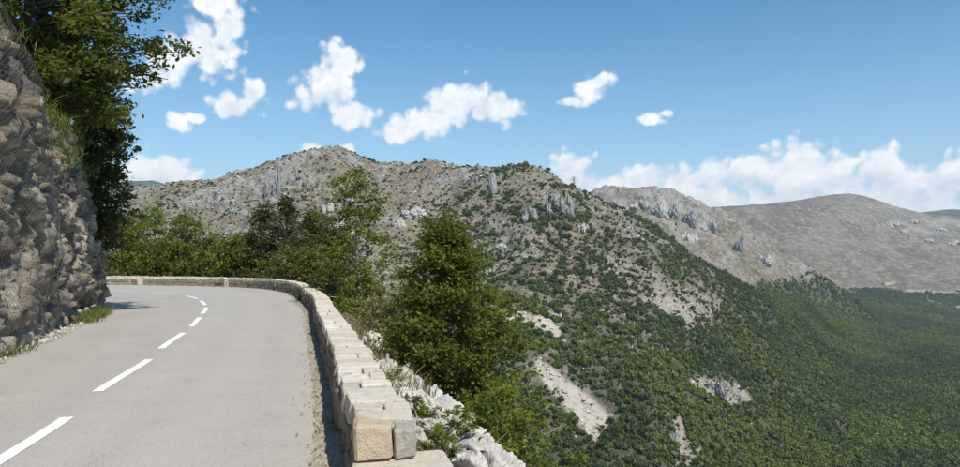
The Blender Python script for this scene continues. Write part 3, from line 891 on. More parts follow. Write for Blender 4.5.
# trees on top of the cliff
cp = cliff_pt(18.5, 1.3)
tree('cliff_tree', 'big dark green broad-leaved tree overhanging the road from the cliff top', 'tree', (-12.1, 19.6, float(cp[2]) - .6), 90, 7.6, dome(3.5), .1, 130, 12, 50, .34, .16, M_CLIFFTREE,
     up_=.35, inner=.3, trunk_r=.16, lean=(.6, -.3))
tree('cliff_tree', 'dark tree on the cliff corner below the big overhanging tree', 'tree', (-12.9, 24.6, 2.6), 91, 4.0, dome(1.25), -.6, 60, 9, 34, .24, .14, M_DARK,
     up_=.4, inner=.3, trunk_r=.09, lean=(.3, 0))
tree('cliff_tree', 'dark leafy tree behind the cliff top, left of the overhanging tree', 'tree', (-14.6, 17.0, 6.2), 92, 6.0, dome(3.2), -.5, 60, 9, 36, .36, .17, M_CLIFFTREE,
     up_=.4, inner=.3, trunk_r=.14)
tree('cliff_tree', 'leafy tree further along the cliff top shading the far bend', 'tree', (-16.5, 28.8, 3.6), 93, 6.2, dome(2.6), .4, 50, 9, 32, .36, .17, M_CLIFFTREE,
     up_=.4, inner=.3, trunk_r=.12, lean=(.8, -.4))

# ------------------------------------------------------------------ grass tufts
def tuft(name, label, pts, h, n, mat, rng, spread=.1, group=None, parent=None):
    Vs = []; Ts = []
    for p in pts:
        m = rng.integers(int(n * .6), n + 1)
        b = np.asarray(p) + np.concatenate([rng.normal(size=(m, 2)) * spread, np.zeros((m, 1))], 1)
        d = rng.normal(size=(m, 3)) * .38; d[:, 2] = 1
        hh = h * rng.uniform(.4, 1.15, m)[:, None]
        w = np.cross(d, rng.normal(size=(m, 3))); w /= np.linalg.norm(w, axis=1)[:, None]
        w *= h * .022 + .002
        mid = b + d * hh * .55
        tip = b + d * hh * np.array([1.35, 1.35, .92])
        Vs.append(np.stack([b - w, b + w, mid + w * .8, mid - w * .8, tip + w * .1, tip - w * .1], 1).reshape(-1, 3))
        Ts.append(np.repeat(rng.uniform(0, 1, m), 6))
    v = np.vstack(Vs); t = np.concatenate(Ts)
    a = np.arange(len(v) // 6)[:, None] * 6
    f = np.vstack([a + np.array([[0, 1, 2, 3]]), a + np.array([[3, 2, 4, 5]])])
    return tag(link(name, mesh(name, v, f, mat, False, {'tint': t})), label, kind='stuff')

rg = np.random.default_rng(5)
def cliff_foot(y0, y1, n, off=(-.5, .1)):
    P_ = []
    for k in range(n):
        s = LEFTP.s_at_y(rg.uniform(y0, y1))
        a_, b_, _, _, c_, d_ = [float(q) for q in LEFTP.at(s)]
        o = rg.uniform(*off)
        P_.append((a_ + c_ * o, b_ + d_ * o, .02))
    return P_
tuft('grass', 'green grass tufts at the foot of the cliff', cliff_foot(19.5, 23.5, 70, (-.55, .05)) + cliff_foot(12.6, 13.6, 9, (-.5, -.2)), .26, 44, M_GRASS, rg, .12)
tuft('dry_grass', 'dry grass along the foot of the cliff', cliff_foot(8, 24, 60, (-.6, -.2)), .10, 24, M_DRY, rg, .12)
# hanging grass on the cliff edge
hang = [cliff_pt(rg.uniform(15.8, 18.2), rg.uniform(.72, 1.05)) for k in range(60)] + [cliff_pt(rg.uniform(12, 24), rg.uniform(.9, 1.15)) for k in range(70)]
tuft('cliff_grass', 'yellow-green grass hanging from the cliff edge', hang, .24, 60, M_GRASS, rg, .2)
# the bank
def bank_pts(n, y0, y1, d0, d1):
    P_ = []
    for k in range(n):
        s = WALLP.s_at_y(rg.uniform(y0, y1)); d = rg.uniform(d0, d1)
        a_, b_, _, _, c_, e_ = [float(q) for q in WALLP.at(s)]
        X, Y = a_ + c_ * d, b_ + e_ * d
        P_.append((X, Y, bank_z(X, Y) - .02))
    return P_
tuft('bank_grass', 'green grass on the steep bank below the ledge', bank_pts(190, 6, 15, 1.5, 4.2), .42, 46, M_GRASS, rg, .16)
tuft('bank_dry_grass', 'dry straw grass among the rocks below the parapet', bank_pts(130, 6, 26, .5, 1.7) + bank_pts(70, 14, 26, .5, 2.6), .3, 40, M_DRY, rg, .13)
tuft('wall_foot_grass', 'sparse dry grass along the foot of the parapet', [(float(a_ - c_ * .09), float(b_ - d_ * .09), .02) for a_, b_, _, _, c_, d_ in
     [WALLP.at(s) for s in rg.uniform(S5, SB, 60)]], .09, 14, M_DRY, rg, .05)

# loose stones at the road edges
def stones(name, label, P_, smin, smax, mat, kind='stuff'):
    Vs, Fs, off = [], [], 0
    for p in P_:
        v, f = chamfer_box(int(rg.integers(1e6)), .35, .45)
        q = np.array(v) * rg.uniform(smin, smax) * rg.uniform(.6, 1.2, 3)
        c, s = math.cos(rg.uniform(0, 6)), math.sin(rg.uniform(0, 6))
        a_ = rg.uniform(0, 6); c, s = math.cos(a_), math.sin(a_)
        q = q @ np.array([[c, -s, 0], [s, c, 0], [0, 0, 1]]) + np.asarray(p)
        Vs += [tuple(r) for r in q]; Fs += [[i + off for i in k] for k in f]; off += len(v)
    me = bpy.data.meshes.new(name); me.from_pydata(Vs, [], Fs); me.materials.append(mat); me.update()
    return tag(link(name, me), label, kind=kind)
wp = []
for k in range(1700):
    s = rg.uniform(WALLP.s_at_y(3), WALLP.s_at_y(30)); d = -abs(rg.normal()) * .14 - .02
    a_, b_, _, _, c_, e_ = [float(q) for q in WALLP.at(s)]
    wp.append((a_ + c_ * d, b_ + e_ * d, .03))
stones('gravel', 'small loose gravel along the foot of the parapet', wp, .004, .013, M_CLIFFROCK)
stones('fallen_chips', 'pale rock chips along the foot of the cliff', cliff_foot(8, 26, 420, (-.75, -.05)), .012, .05, M_LIME)
for k in range(46):
    yv = rg.uniform(9.5, 14.5) if k < 30 else rg.uniform(14.5, 24)
    p = cliff_foot(yv, yv + .01, 1, (-.85, -.32))[0]
    s_ = rg.uniform(.07, .19)
    o = link('fallen_rock', FROCK[k % 8], loc=(p[0], p[1], .05 + s_ * .3), rot=tuple(rg.uniform(-.5, .5, 3)), scale=tuple(s_ * rg.uniform(.7, 1.3, 3)))
    tag(o, 'pale angular rock fallen at the foot of the cliff beside the road', 'rock', 'rocks fallen at the cliff foot')

# ------------------------------------------------------------------ mountains
PXC = np.arange(-260, 1240, 2.2)
NCOL = len(PXC)
def tab(d):
    k = sorted(d)
    return np.interp(PXC, k, [d[q] for q in k])
def py_slope(py):
    v = -(py - CY) / F
    return (math.sin(PITCH) + v * math.cos(PITCH)) / (math.cos(PITCH) - v * math.sin(PITCH))
U_ = (PXC - CX) / F

g_py = tab({-260: 206, 0: 206, 110: 199, 150: 192, 170: 187, 205: 183, 240: 175, 270: 166, 300: 157, 325: 151, 338: 149.5, 352: 154, 375: 163, 400: 166, 430: 165, 450: 168,
            480: 171, 500: 172, 515: 169.5, 530: 170, 548: 175, 565: 186, 580: 193, 600: 204, 620: 213, 650: 229, 690: 255, 720: 275, 760: 297, 800: 315, 830: 328, 870: 336, 960: 343, 1240: 345})
g_y = tab({-260: 900, 300: 900, 420: 870, 530: 800, 650: 780, 700: 810, 760: 900, 800: 1050, 830: 1200, 870: 1300, 1240: 1300})
d_py = tab({-260: 330, 110: 330, 300: 380, 420: 470, 550: 482, 1240: 482})
d_y = tab({-260: 500, 110: 500, 338: 430, 550: 420, 650: 430, 700: 460, 760: 510, 830: 540, 1240: 540})
g_z = EYE + py_slope(g_py) * g_y
d_z = EYE + py_slope(d_py) * d_y
a_y = tab({-260: 85, 100: 85, 250: 75, 350: 60, 450: 45, 1240: 40}); a_z = tab({-260: -34, 250: -34, 350: -38, 450: -34, 1240: -34})
b_y = tab({-260: 230, 1240: 190}); b_z = tab({-260: -85, 300: -90, 600: -108, 1240: -112})
c_y = tab({-260: 360, 300: 330, 600: 330, 1240: 380}); c_z = tab({-260: -95, 300: -110, 500: -136, 700: -142, 1240: -158})
dip = sstep(-PXC, -800, -690)
g2_y = g_y + 130; g2_z = g_z - 50 * dip + (1 - dip) * 6
# second ridge
i_py = tab({-260: 235, 400: 215, 560: 203, 585: 197, 610: 191, 630: 189.5, 650: 190, 675: 195, 700: 206, 720: 214, 745: 228, 770: 245, 800: 267, 822: 283, 850: 304, 880: 317, 960: 324, 1240: 326})
i_y = tab({-260: 1600, 585: 1500, 675: 1500, 720: 1450, 770: 1400, 822: 1420, 870: 1650, 960: 1750, 1240: 1750})
i_z = EYE + py_slope(i_py) * i_y
h_y = tab({-260: 1150, 600: 1120, 700: 1060, 760: 1120, 800: 1220, 830: 1330, 870: 1450, 1240: 1480})
h_z = tab({-260: -30, 600: -40, 650: -20, 700: -40, 760: -75, 800: -98, 830: -118, 870: -138, 1240: -140})
dip2 = sstep(-PXC, -850, -790)
i2_y = i_y + 140; i2_z = i_z - 70 * dip2 + (1 - dip2) * 3
# far hill
l_py = tab({-260: 240, 600: 225, 680: 211, 712: 209, 740: 207.5, 760: 206, 800: 200.5, 830: 196, 850: 194.5, 862: 196, 875: 199.5, 900: 208, 930: 215, 960: 218, 1000: 223, 1240: 235})
l_y = tab({-260: 3000, 700: 3000, 850: 3150, 1240: 3000})
l_z = EYE + py_slope(l_py) * l_y
k_y = tab({-260: 2100, 800: 2150, 900: 2300, 960: 2250, 1240: 2250}); k_py = tab({-260: 300, 760: 300, 840: 296, 900: 292, 960: 297, 1240: 300})
k_z = EYE + py_slope(k_py) * k_y

def pchip_rows(ys, zs, counts):
    """smooth rows through the control curves, per column"""
    ys, zs = np.array(ys), np.array(zs)                      # (K, NCOL)
    K = len(ys)
    Yr, Zr = [], []
    dl = (zs[1:] - zs[:-1]) / (ys[1:] - ys[:-1])
    m = np.zeros_like(zs)
    m[1:-1] = np.where(dl[1:] * dl[:-1] > 0, 2 * dl[1:] * dl[:-1] / (dl[1:] + dl[:-1] + 1e-12), 0)
    m[0], m[-1] = dl[0], dl[-1]
    for k in range(K - 1):
        t = np.linspace(0, 1, counts[k], endpoint=(k == K - 2))[:, None]
        hh = (ys[k + 1] - ys[k])[None]
        Yr.append(ys[k] + t * hh)
        Zr.append((2 * t ** 3 - 3 * t ** 2 + 1) * zs[k] + (t ** 3 - 2 * t ** 2 + t) * hh * m[k] + (-2 * t ** 3 + 3 * t ** 2) * zs[k + 1] + (t ** 3 - t ** 2) * hh * m[k + 1])
    return np.vstack(Yr), np.vstack(Zr)

def blend_pts(y0, z0_, y1, z1, fr):
    return [(y0 + (y1 - y0) * a, z0_ + (z1 - z0_) * b) for a, b in fr]

def build_sheet(ctrl, counts, crest_row, sc_, seed, name, mat, crest_keep=.3, rocky=None, flat=None):
    Y, Z = pchip_rows([c[0] for c in ctrl], [c[1] for c in ctrl], counts)
    X = Y * U_[None]
    P0 = np.stack([X, Y, Z], 2).reshape(-1, 3)
    nr = Y.shape[0]
    rowi = np.arange(nr)
    keep = 1 - (1 - crest_keep) * np.exp(-((rowi - crest_row) / (.10 * nr)) ** 2)
    keep = np.repeat(keep, NCOL)
    fl = np.ones(len(P0)) if flat is None else np.tile(flat, nr)
    lx_ = P0 / sc_
    # gullies run down the slope: stretch noise in depth
    g = ridged(lx_ * np.array([1 / 95., 1 / 190., 1 / 260.]), 3, seed)
    b = fbm(lx_ / 60., 3, seed + 2)
    s = fbm(lx_ / 17., 4, seed + 4, .6)
    rmask = sstep(fbm(lx_ * np.array([1 / 60., 1 / 60., 1 / 110.]), 4, seed + 7, .65), .0, .35)
    if rocky is not None: rmask = np.clip(rmask * rocky(P0)[0] + rocky(P0)[1], 0, 1)
    w1_, w2_, cc = worley(lx_ * np.array([1 / 13., 1 / 13., 1 / 17.]) + .5 * np.stack([s, b, s], 1), seed)
    dz = sc_ * fl * (keep * (9 * g + 5 * b) + 2.4 * s * (.5 + .5 * keep))
    blk = sc_ * fl * rmask * ((cc - .35) * 9.5 - 4.2 * (1 - sstep(w2_ - w1_, 0, .2)) + 1.5 * ridged(lx_ / 7., 2, seed + 9)) * (.35 + .65 * keep)
    P1 = P0.copy()
    P1[:, 2] += dz + blk * .75
    P1[:, 1] -= blk * .55
    return P0, P1, rmask, nr

def sheet_attrs(P1):
    px = P1[:, 0] / P1[:, 1] * F + CX
    py = 260 - (P1[:, 2] - EYE) / P1[:, 1] * F
    return px, py

def veg_density(px, py, P_, seed):
    """share of ground under trees on the near slope and in the valley"""
    t = np.clip((px - 430) / 400, 0, 1.2)                    # left (bare) to right (wooded)
    low_ = sstep(py, 190, 430)
    right = sstep(px + (py - 300) * .9, 700, 850) * sstep(py, 235, 300)
    base = .28 + .33 * sstep(px, 370, 490) + .30 * low_ * sstep(px, 300, 520) + .75 * right
    n = .36 * fbm(P_ / 80., 3, seed) + .6 * fbm(P_ / 13., 2, seed + 5)
    base = base * (.55 + .45 * sstep(py, 172, 215))
    d = base + n * .8 * (1 - .5 * right)
    return np.clip(d, 0, 1)

def line_zone(px, py, x0, y0, x1, y1, w0, w1):
    dx, dy = x1 - x0, y1 - y0
    L = math.hypot(dx, dy)
    s = ((px - x0) * dx + (py - y0) * dy) / L / L
    d = np.abs((px - x0) * dy - (py - y0) * dx) / L
    w = w0 + (w1 - w0) * np.clip(s, 0, 1)
    return sstep(-d, -w * 1.25, -w * .7) * sstep(s, -.03, .05) * sstep(-s, -1.03, -.95)

ctrl = [(a_y, a_z), (b_y, b_z), (c_y, c_z), (d_y, d_z)] + blend_pts(d_y, d_z, g_y, g_z, [(.35, .33), (.7, .67)]) + [(g_y, g_z), (g2_y, g2_z)]
cnt = [10, 12, 22, 95, 95, 90, 16]
flat1 = 1 - .8 * sstep(PXC, 780, 880)
def rocky1(P_):
    px, py = sheet_attrs(P_)
    up_hi = sstep(-py, -260, -175)
    return .5 + .7 * up_hi * sstep(-px, -640, -380), .12 * up_hi
P0, P1, rm, nr1 = build_sheet(ctrl, cnt, sum(cnt[:-1]), 1.0, 61, 'hillside', M_HILL, .30, rocky1, flat1)
px1, py1 = sheet_attrs(P1)
wobp = 12 * fbm(P1 / 12., 4, 77, .7)
scree = np.maximum.reduce([line_zone(px1 + wobp, py1 + wobp * .6, 538, 364, 604, 430, 6, 17), line_zone(px1 + wobp, py1 + wobp, 500, 312, 560, 330, 3, 7),
                           line_zone(px1 + wobp, py1, 600, 262, 716, 318, 8, 22) * .22, line_zone(px1 + wobp, py1 + wobp, 655, 300, 700, 315, 8, 14) * .45,
                           line_zone(px1 + wobp, py1, 690, 380, 742, 398, 6, 14) * .4, line_zone(px1 + wobp, py1, 672, 408, 690, 467, 3, 10) * .5])
dens1 = veg_density(px1, py1, P1, 81) * (1 - .93 * np.clip(scree * 1.3, 0, 1))
vegc = sstep(dens1, .45, .95) * .9
hill = link('hillside', mesh('hillside', P1, gridfaces(nr1, NCOL), M_HILL, False, {'rock': rm, 'veg': vegc, 'scree': scree}))
tag(hill, 'rocky scrub-covered mountainside across the ravine', kind='structure')

ctrl2 = [(g2_y - 90, g2_z - 38), (h_y, h_z)] + blend_pts(h_y, h_z, i_y, i_z, [(.45, .42)]) + [(i_y, i_z), (i2_y, i2_z)]
cnt2 = [14, 70, 80, 14]
flat2 = 1 - .85 * sstep(PXC, 820, 900)
def rocky2(P_):
    px, py = sheet_attrs(P_)
    return np.full(len(px), .9), .25 * sstep(-py, -250, -195) * sstep(-px, -800, -720)
P0, Q1, rm2, nr2 = build_sheet(ctrl2, cnt2, sum(cnt2[:-1]), 1.5, 161, 'bare_ridge', M_RIDGE, .28, rocky2, flat2)
px2, py2 = sheet_attrs(Q1)
dens2 = np.clip(.10 + 1.0 * sstep(py2, 252, 300) * sstep(px2 + (py2 - 250) * 1.6, 770, 840) + .45 * fbm(Q1 / 60., 3, 91) * .6, 0, 1)
tag(link('bare_ridge', mesh('bare_ridge', Q1, gridfaces(nr2, NCOL), M_RIDGE, False, {'rock': rm2, 'veg': sstep(dens2, .45, .95) * .9, 'scree': np.zeros(len(Q1))})),
    'bare grey limestone ridge behind the wooded spur', kind='structure')

ctrl3 = [(i2_y - 100, i2_z - 45), (k_y, k_z)] + blend_pts(k_y, k_z, l_y, l_z, [(.5, .46)]) + [(l_y, l_z), (l_y + 300, l_z - 60)]
cnt3 = [40, 70, 70, 10]
def rocky3(P_):
    px, py = sheet_attrs(P_)
    return np.full(len(px), .28), .55 * sstep(px, 860, 900) * sstep(-py, -262, -235) * sstep(fbm(P_ / 90., 3, 7), -.1, .4)
P0, R1, rm3, nr3 = build_sheet(ctrl3, cnt3, sum(cnt3[:-1]), 2.4, 261, 'far_hill', M_FARH, .22, rocky3, .4 + .3 * sstep(-PXC, -900, -700))
px3, py3 = sheet_attrs(R1)
dens3 = np.clip(.03 + 1.0 * sstep(py3 + 7 * fbm(R1 / 160., 3, 95), 286, 297), 0, 1)
track = np.maximum.reduce([line_zone(px3, py3 + 1.2 * fbm(R1 / 120., 2, 3), 905, 290, 960, 293, 1.2, 1.0) * .7, line_zone(px3, py3, 925, 300, 945, 306, 1.6, 1) * .6])
tag(link('far_hill', mesh('far_hill', R1, gridfaces(nr3, NCOL), M_FARH, False, {'rock': rm3, 'veg': sstep(dens3, .4, .9) * .9, 'scree': track})),
    'bare grey-brown rounded hill beyond the valley', kind='structure')

e_py = tab({-260: 192, 60: 190, 105: 184, 128: 181.5, 150: 181.5, 166: 185, 200: 193, 300: 200, 600: 213, 690: 209.5, 720: 207, 760: 205.5, 790: 205, 805: 208, 850: 213, 920: 213.5, 944: 211, 970: 210.5, 1100: 208, 1240: 207})
e_y = np.full(NCOL, 4200.0); e_z = EYE + py_slope(e_py) * e_y
ctrl4 = [(np.full(NCOL, 3450.), np.full(NCOL, -40.)), (np.full(NCOL, 3850.), e_z * .55), (e_y, e_z), (e_y + 1500, e_z - 150)]
P0, T1, rm4, nr4 = build_sheet(ctrl4, [14, 30, 20], 44, 3.5, 361, 'distant_hills', M_DIST, .08, None, np.full(NCOL, .35))
tag(link('distant_hills', mesh('distant_hills', T1, gridfaces(nr4, NCOL), M_DIST, True, {'rock': rm4 * .2, 'veg': np.ones(len(T1)) * .6, 'scree': np.zeros(len(T1))})),
    'dark wooded plateau on the horizon', kind='structure')

# ------------------------------------------------------------------ woodland and scrub on the mountains
def far_tree(name, seed, mat, n=150, tall=1.0, q=.34):
    """small lumpy crown of leaf sprays round a faceted core; unit radius, base at z=0"""
    rng = np.random.default_rng(seed)
    lobes = rng.normal(size=(7, 3)); lobes /= np.linalg.norm(lobes, axis=1)[:, None]
    lobes *= rng.uniform(.35, .6, (7, 1)); lobes[:, 2] = np.abs(lobes[:, 2]) * 1.1 * tall
    k = rng.integers(0, 7, n)
    d = rng.normal(size=(n, 3)); d /= np.linalg.norm(d, axis=1)[:, None]
    c = lobes[k] + d * rng.uniform(.3, .5, (n, 1)) + np.array([0, 0, .55 * tall])
    c[:, 2] = np.maximum(c[:, 2], .05)
    nv = d + rng.normal(size=(n, 3)) * .5; nv /= np.linalg.norm(nv, axis=1)[:, None]
    a = np.cross(nv, rng.normal(size=(n, 3))); a /= np.linalg.norm(a, axis=1)[:, None]
    b = np.cross(nv, a)
    s = (q * rng.uniform(.6, 1.3, n))[:, None]
    v = np.stack([c - a * s, c + b * s * .7, c + a * s, c - b * s * .7], 1).reshape(-1, 3)
    tint = np.clip(.2 + .5 * rng.uniform(0, 1, 7)[k] + .3 * rng.uniform(0, 1, n), 0, 1)
    return mesh(name, v, np.arange(4 * n).reshape(n, 4), mat, False, {'tint': np.repeat(tint, 4)})

PROTO = [far_tree('woodland_tree', 500 + k, M_WOOD, 130, random.uniform(.8, 1.15)) for k in range(6)]
PROTS = [far_tree('scrub_bush', 520 + k, M_SCRUB, 120, random.uniform(.65, 1.05)) for k in range(5)]
ROCKS = [rock_mesh('hill_rock', 600 + k, M_LIME, 7, .5, .8) for k in range(4)]

def scatter(P_, nr, dens, spacing, rng, rmin, rmax, thr=.0):
    G = P_.reshape(nr, NCOL, 3); Dn = dens.reshape(nr, NCOL)
    e1 = G[1:, :-1] - G[:-1, :-1]; e2 = G[:-1, 1:] - G[:-1, :-1]
    ar = np.abs(e1[..., 0] * e2[..., 1] - e1[..., 1] * e2[..., 0])
    cols = (PXC[:-1] > -40) & (PXC[:-1] < 1030)
    lam = ar / spacing ** 2 * Dn[:-1, :-1] * cols[None]
    cnt_ = rng.poisson(lam)
    i, j = np.nonzero(cnt_)
    rep = cnt_[i, j]
    i, j = np.repeat(i, rep), np.repeat(j, rep)
    a, b = rng.uniform(0, 1, (2, len(i), 1))
    p = G[i, j] + a * e1[i, j] + b * e2[i, j]
    dd_ = Dn[i, j]
    r = rng.uniform(rmin, rmax, len(i)) ** 1.0 * (.62 + .5 * dd_) * rng.choice([.65, 1, 1, 1.25], len(i))
    return p, r, dd_

def instancer(name, label, P_, R_, protos, rng, zs=1.0):
    coll = bpy.data.collections.new(name + '_kinds')
    for me in protos:
        coll.objects.link(bpy.data.objects.new(me.name, me))
    me = bpy.data.meshes.new(name)
    me.vertices.add(len(P_)); me.vertices.foreach_set('co', np.asarray(P_, np.float32).ravel())
    for an, av in (('size', R_), ('turn', rng.uniform(0, 6.28, len(P_)))):
        at_ = me.attributes.new(an, 'FLOAT', 'POINT'); at_.data.foreach_set('value', np.asarray(av, np.float32))
    at_ = me.attributes.new('pick', 'INT', 'POINT'); at_.data.foreach_set('value', rng.integers(0, len(protos), len(P_)).astype(np.int32))
    o = link(name, me)
    ng = bpy.data.node_groups.new(name, 'GeometryNodeTree')
    ng.interface.new_socket('Geometry', in_out='INPUT', socket_type='NodeSocketGeometry')
    ng.interface.new_socket('Geometry', in_out='OUTPUT', socket_type='NodeSocketGeometry')
    n, l = ng.nodes, ng.links
    gi, go = n.new('NodeGroupInput'), n.new('NodeGroupOutput')
    ci = n.new('GeometryNodeCollectionInfo'); ci.inputs['Collection'].default_value = coll
    ci.inputs['Separate Children'].default_value = True; ci.inputs['Reset Children'].default_value = True
    iop = n.new('GeometryNodeInstanceOnPoints'); iop.inputs['Pick Instance'].default_value = True
    def na(nm, ty):
        q = n.new('GeometryNodeInputNamedAttribute'); q.data_type = ty; q.inputs['Name'].default_value = nm
        return q.outputs['Attribute']
    l.new(gi.outputs[0], iop.inputs['Points']); l.new(ci.outputs[0], iop.inputs['Instance'])
    l.new(na('pick', 'INT'), iop.inputs['Instance Index'])
    cb = n.new('ShaderNodeCombineXYZ'); l.new(na('turn', 'FLOAT'), cb.inputs[2])
    l.new(cb.outputs[0], iop.inputs['Rotation'])
    cs = n.new('ShaderNodeCombineXYZ')
    sz = na('size', 'FLOAT')
    mz = n.new('ShaderNodeMath'); mz.operation = 'MULTIPLY'; l.new(sz, mz.inputs[0]); mz.inputs[1].default_value = zs
    l.new(sz, cs.inputs[0]); l.new(sz, cs.inputs[1]); l.new(mz.outputs[0], cs.inputs[2])
    l.new(cs.outputs[0], iop.inputs['Scale'])
    l.new(iop.outputs[0], go.inputs[0])
    md = o.modifiers.new('scatter', 'NODES'); md.node_group = ng
    return tag(o, label, kind='stuff')

LANDMARKS = [(466, 213, 'pillar-like grey crag'), (491, 190, 'dark pointed crag under the crest'), (530, 219, 'broad grey crag below the knoll'), (562, 210, 'big jagged crag on the knoll shoulder'),
             (583, 240, 'small pale crag below the pylon'), (556, 318, 'pale rock rib above the scree patch'), (720, 390, 'dark crag in the wooded lower slope'), (672, 440, 'pale rock rib low on the slope')]
rs = np.random.default_rng(17)
wood1 = np.clip((dens1 - .32) / .5, 0, 1) ** 1.3
p1, r1, q1 = scatter(P1, nr1, wood1, 3.5, rs, 1.3, 2.9)
pb, rb, qb = scatter(P1, nr1, np.clip(dens1 + .2, .2, .85) * (1 - scree * .6), 2.9, rs, .4, 1.75)
cr = P1.reshape(nr1, NCOL, 3)[sum(cnt[:-1])]                 # bushes along the skyline
ck = np.nonzero((PXC > 150) & (PXC < 640) & (fbm(cr / 30., 2, 19) > -.05))[0]
ck = rs.choice(ck, min(150, len(ck)), replace=True)
pcr = cr[ck] + np.stack([rs.normal(size=len(ck)) * 2, rs.normal(size=len(ck)) * 6, np.full(len(ck), -.6)], 1)
rcr = rs.uniform(1.0, 3.2, len(ck))
pb, rb = np.vstack([pb, pcr]), np.concatenate([rb, rcr])
pa = np.vstack([p1, pb]); ra = np.concatenate([r1, rb]); wooded = np.concatenate([q1 > .72, np.zeros(len(pb), bool)])
PX = pa[:, 0] / pa[:, 1] * F + CX; PY = 260 - (pa[:, 2] - EYE) / pa[:, 1] * F
# the 300 that show largest: separate bushes and trees
vis = (PX > 470) & (PX < 975) & (PY < 474) & (PY > 150) & (pa[:, 1] > 380) & ~((PX < 560) & (PY > 330))
score = np.where(vis, ra / pa[:, 1], 0)
top = np.concatenate([np.argsort(-np.where(wooded, score, 0))[:150], np.argsort(-np.where(~wooded, score, 0))[:150]])
for c, i in enumerate(top):
    w = bool(wooded[i])
    me = (PROTO if w else PROTS)[c % (6 if w else 5)]
    o = link('hillside_tree' if w else 'hillside_bush', me, loc=tuple(pa[i] - np.array([0, 0, .15 * ra[i]])), rot=(0, 0, random.uniform(0, 6)), scale=(ra[i], ra[i], ra[i] * random.uniform(.9, 1.15)))
    near_scree = math.hypot(PX[i] - 575, PY[i] - 400) < 48
    land = min(LANDMARKS, key=lambda q: math.hypot(PX[i] - q[0], PY[i] - q[1]))
    if not w and math.hypot(PX[i] - land[0], PY[i] - land[1]) < 30:
        tag(o, 'dark bush on the rocky slope beside the ' + land[2], 'bush', 'bushes beside the ' + land[2])
    elif near_scree:
        tag(o, ('round tree' if w else 'dark bush') + ' at the edge of the pale scree patch on the slope', 'tree' if w else 'bush', ('trees' if w else 'bushes') + ' round the scree patch')
    elif w and PX[i] > 760:
        tag(o, 'large rounded tree standing out in the dense valley woodland', 'tree', 'large trees in the valley woodland')
    elif w:
        tag(o, 'large dark green tree on the wooded lower slope across the ravine', 'tree', 'large trees on the lower slope')
    else:
        tag(o, 'large low dark bush on the rocky slope across the ravine', 'bush', 'large bushes on the rocky slope')
rest = np.ones(len(pa), bool); rest[top] = False
p2, r2, q2 = scatter(Q1, nr2, np.clip((dens2 - .3) / .5, .07, 1), 4.8, rs, 1.6, 3.4)
p3, r3, q3 = scatter(R1, nr3, np.clip((dens3 - .25) / .5, .03, 1) * (1 - track), 6.0, rs, 2.0, 4.2)
allw = np.vstack([pa[rest & wooded], p2[q2 > .6], p3[q3 > .5]]); allr = np.concatenate([(ra)[rest & wooded], r2[q2 > .6], r3[q3 > .5]])
instancer('woodland', 'dense green woodland filling the valley', allw - np.array([0, 0, .3]), allr, PROTO, rs)
alls = np.vstack([pa[rest & ~wooded], p2[q2 <= .6], p3[q3 <= .5]]); allsr = np.concatenate([ra[rest & ~wooded], r2[q2 <= .6] * .7, r3[q3 <= .5] * .6])
instancer('scrub', 'scattered dark scrub on the mountainsides', alls - np.array([0, 0, .2]), allsr, PROTS, rs, .9)
pr, rrk, _ = scatter(P1, nr1, np.clip(rm * .7 + scree * .6 + .22, 0, 1) * (1 - vegc * .8), 4.2, rs, .25, 1.35)
instancer('hillside_rocks', 'pale limestone boulders strewn over the mountainside', pr, rrk, ROCKS, rs, .8)
print('scatter', len(allw), len(alls), len(pr))

# ------------------------------------------------------------------ crags standing out of the slopes
def crag_mesh(seed, mat, k):
    rng = np.random.default_rng(seed)
    Vs, Fs, off = [], [], 0
    for i in range(k):
        n = 17
        th = np.linspace(.02, math.pi * .75, n); ph = np.linspace(0, 2 * math.pi, 2 * n)
        d = np.stack([np.outer(np.sin(th), np.cos(ph)), np.outer(np.sin(th), np.sin(ph)), np.outer(np.cos(th), np.ones(2 * n))], 2).reshape(-1, 3)
        a, b, c_ = worley(d * np.array([2.2, 2.2, 1.2]) + seed * 1.7 + i * 5.3, seed + i)
        rad = 1 + .75 * (c_ - .5) - .4 * (1 - sstep(b - a, 0, .2)) + .3 * fbm(d * 2.4 + i, 4, seed, .6)
        v = d * rad[:, None] * np.array([.42, .42, 1.0]) * rng.uniform(.55, 1.1, 3) * np.array([1, 1, rng.uniform(.5, 1.0)])
        v += np.array([rng.normal() * .55, rng.normal() * .25, -.1])
        Vs.append(v); Fs.append(gridfaces(n, 2 * n) + off); off += len(v)
    return mesh('crag', np.vstack(Vs), np.vstack(Fs), mat, False)
CRAGS = [crag_mesh(700 + q, M_CRAG, 5) for q in range(5)] + [crag_mesh(720 + q, M_PALECRAG, 5) for q in range(4)]
def crag(px, py, w, h, pale, sheet, label, group):
    P_, pxs, pys = sheet
    k = ((pxs - px) ** 2 + (pys - py) ** 2).argmin()
    y_ = P_[k, 1]
    me = CRAGS[5 + int(px) % 4] if pale else CRAGS[int(px) % 5]
    o = link('crag', me, loc=tuple(P_[k]), rot=(random.uniform(.0, .25), random.uniform(-.15, .15), random.uniform(-.6, .6)), scale=(w / F * y_ * .75, w / F * y_ * .75, h / F * y_ * .8))
    tag(o, label, 'crag', group)
SH1, SH2, SH3 = (P1, px1, py1), (Q1, px2, py2), (R1, px3, py3)
g1 = 'crags on the mountainside'
crag(277, 186, 12, 24, 0, SH1, 'tall grey crag like a slab below the left shoulder of the peak', g1)
crag(264, 182, 8, 13, 0, SH1, 'smaller grey crag beside the tall slab crag', g1)
crag(327, 212, 9, 16, 1, SH1, 'white crag just left of the airy tree top', g1)
crag(335, 228, 14, 10, 1, SH1, 'low pale rock band below the white crag', g1)
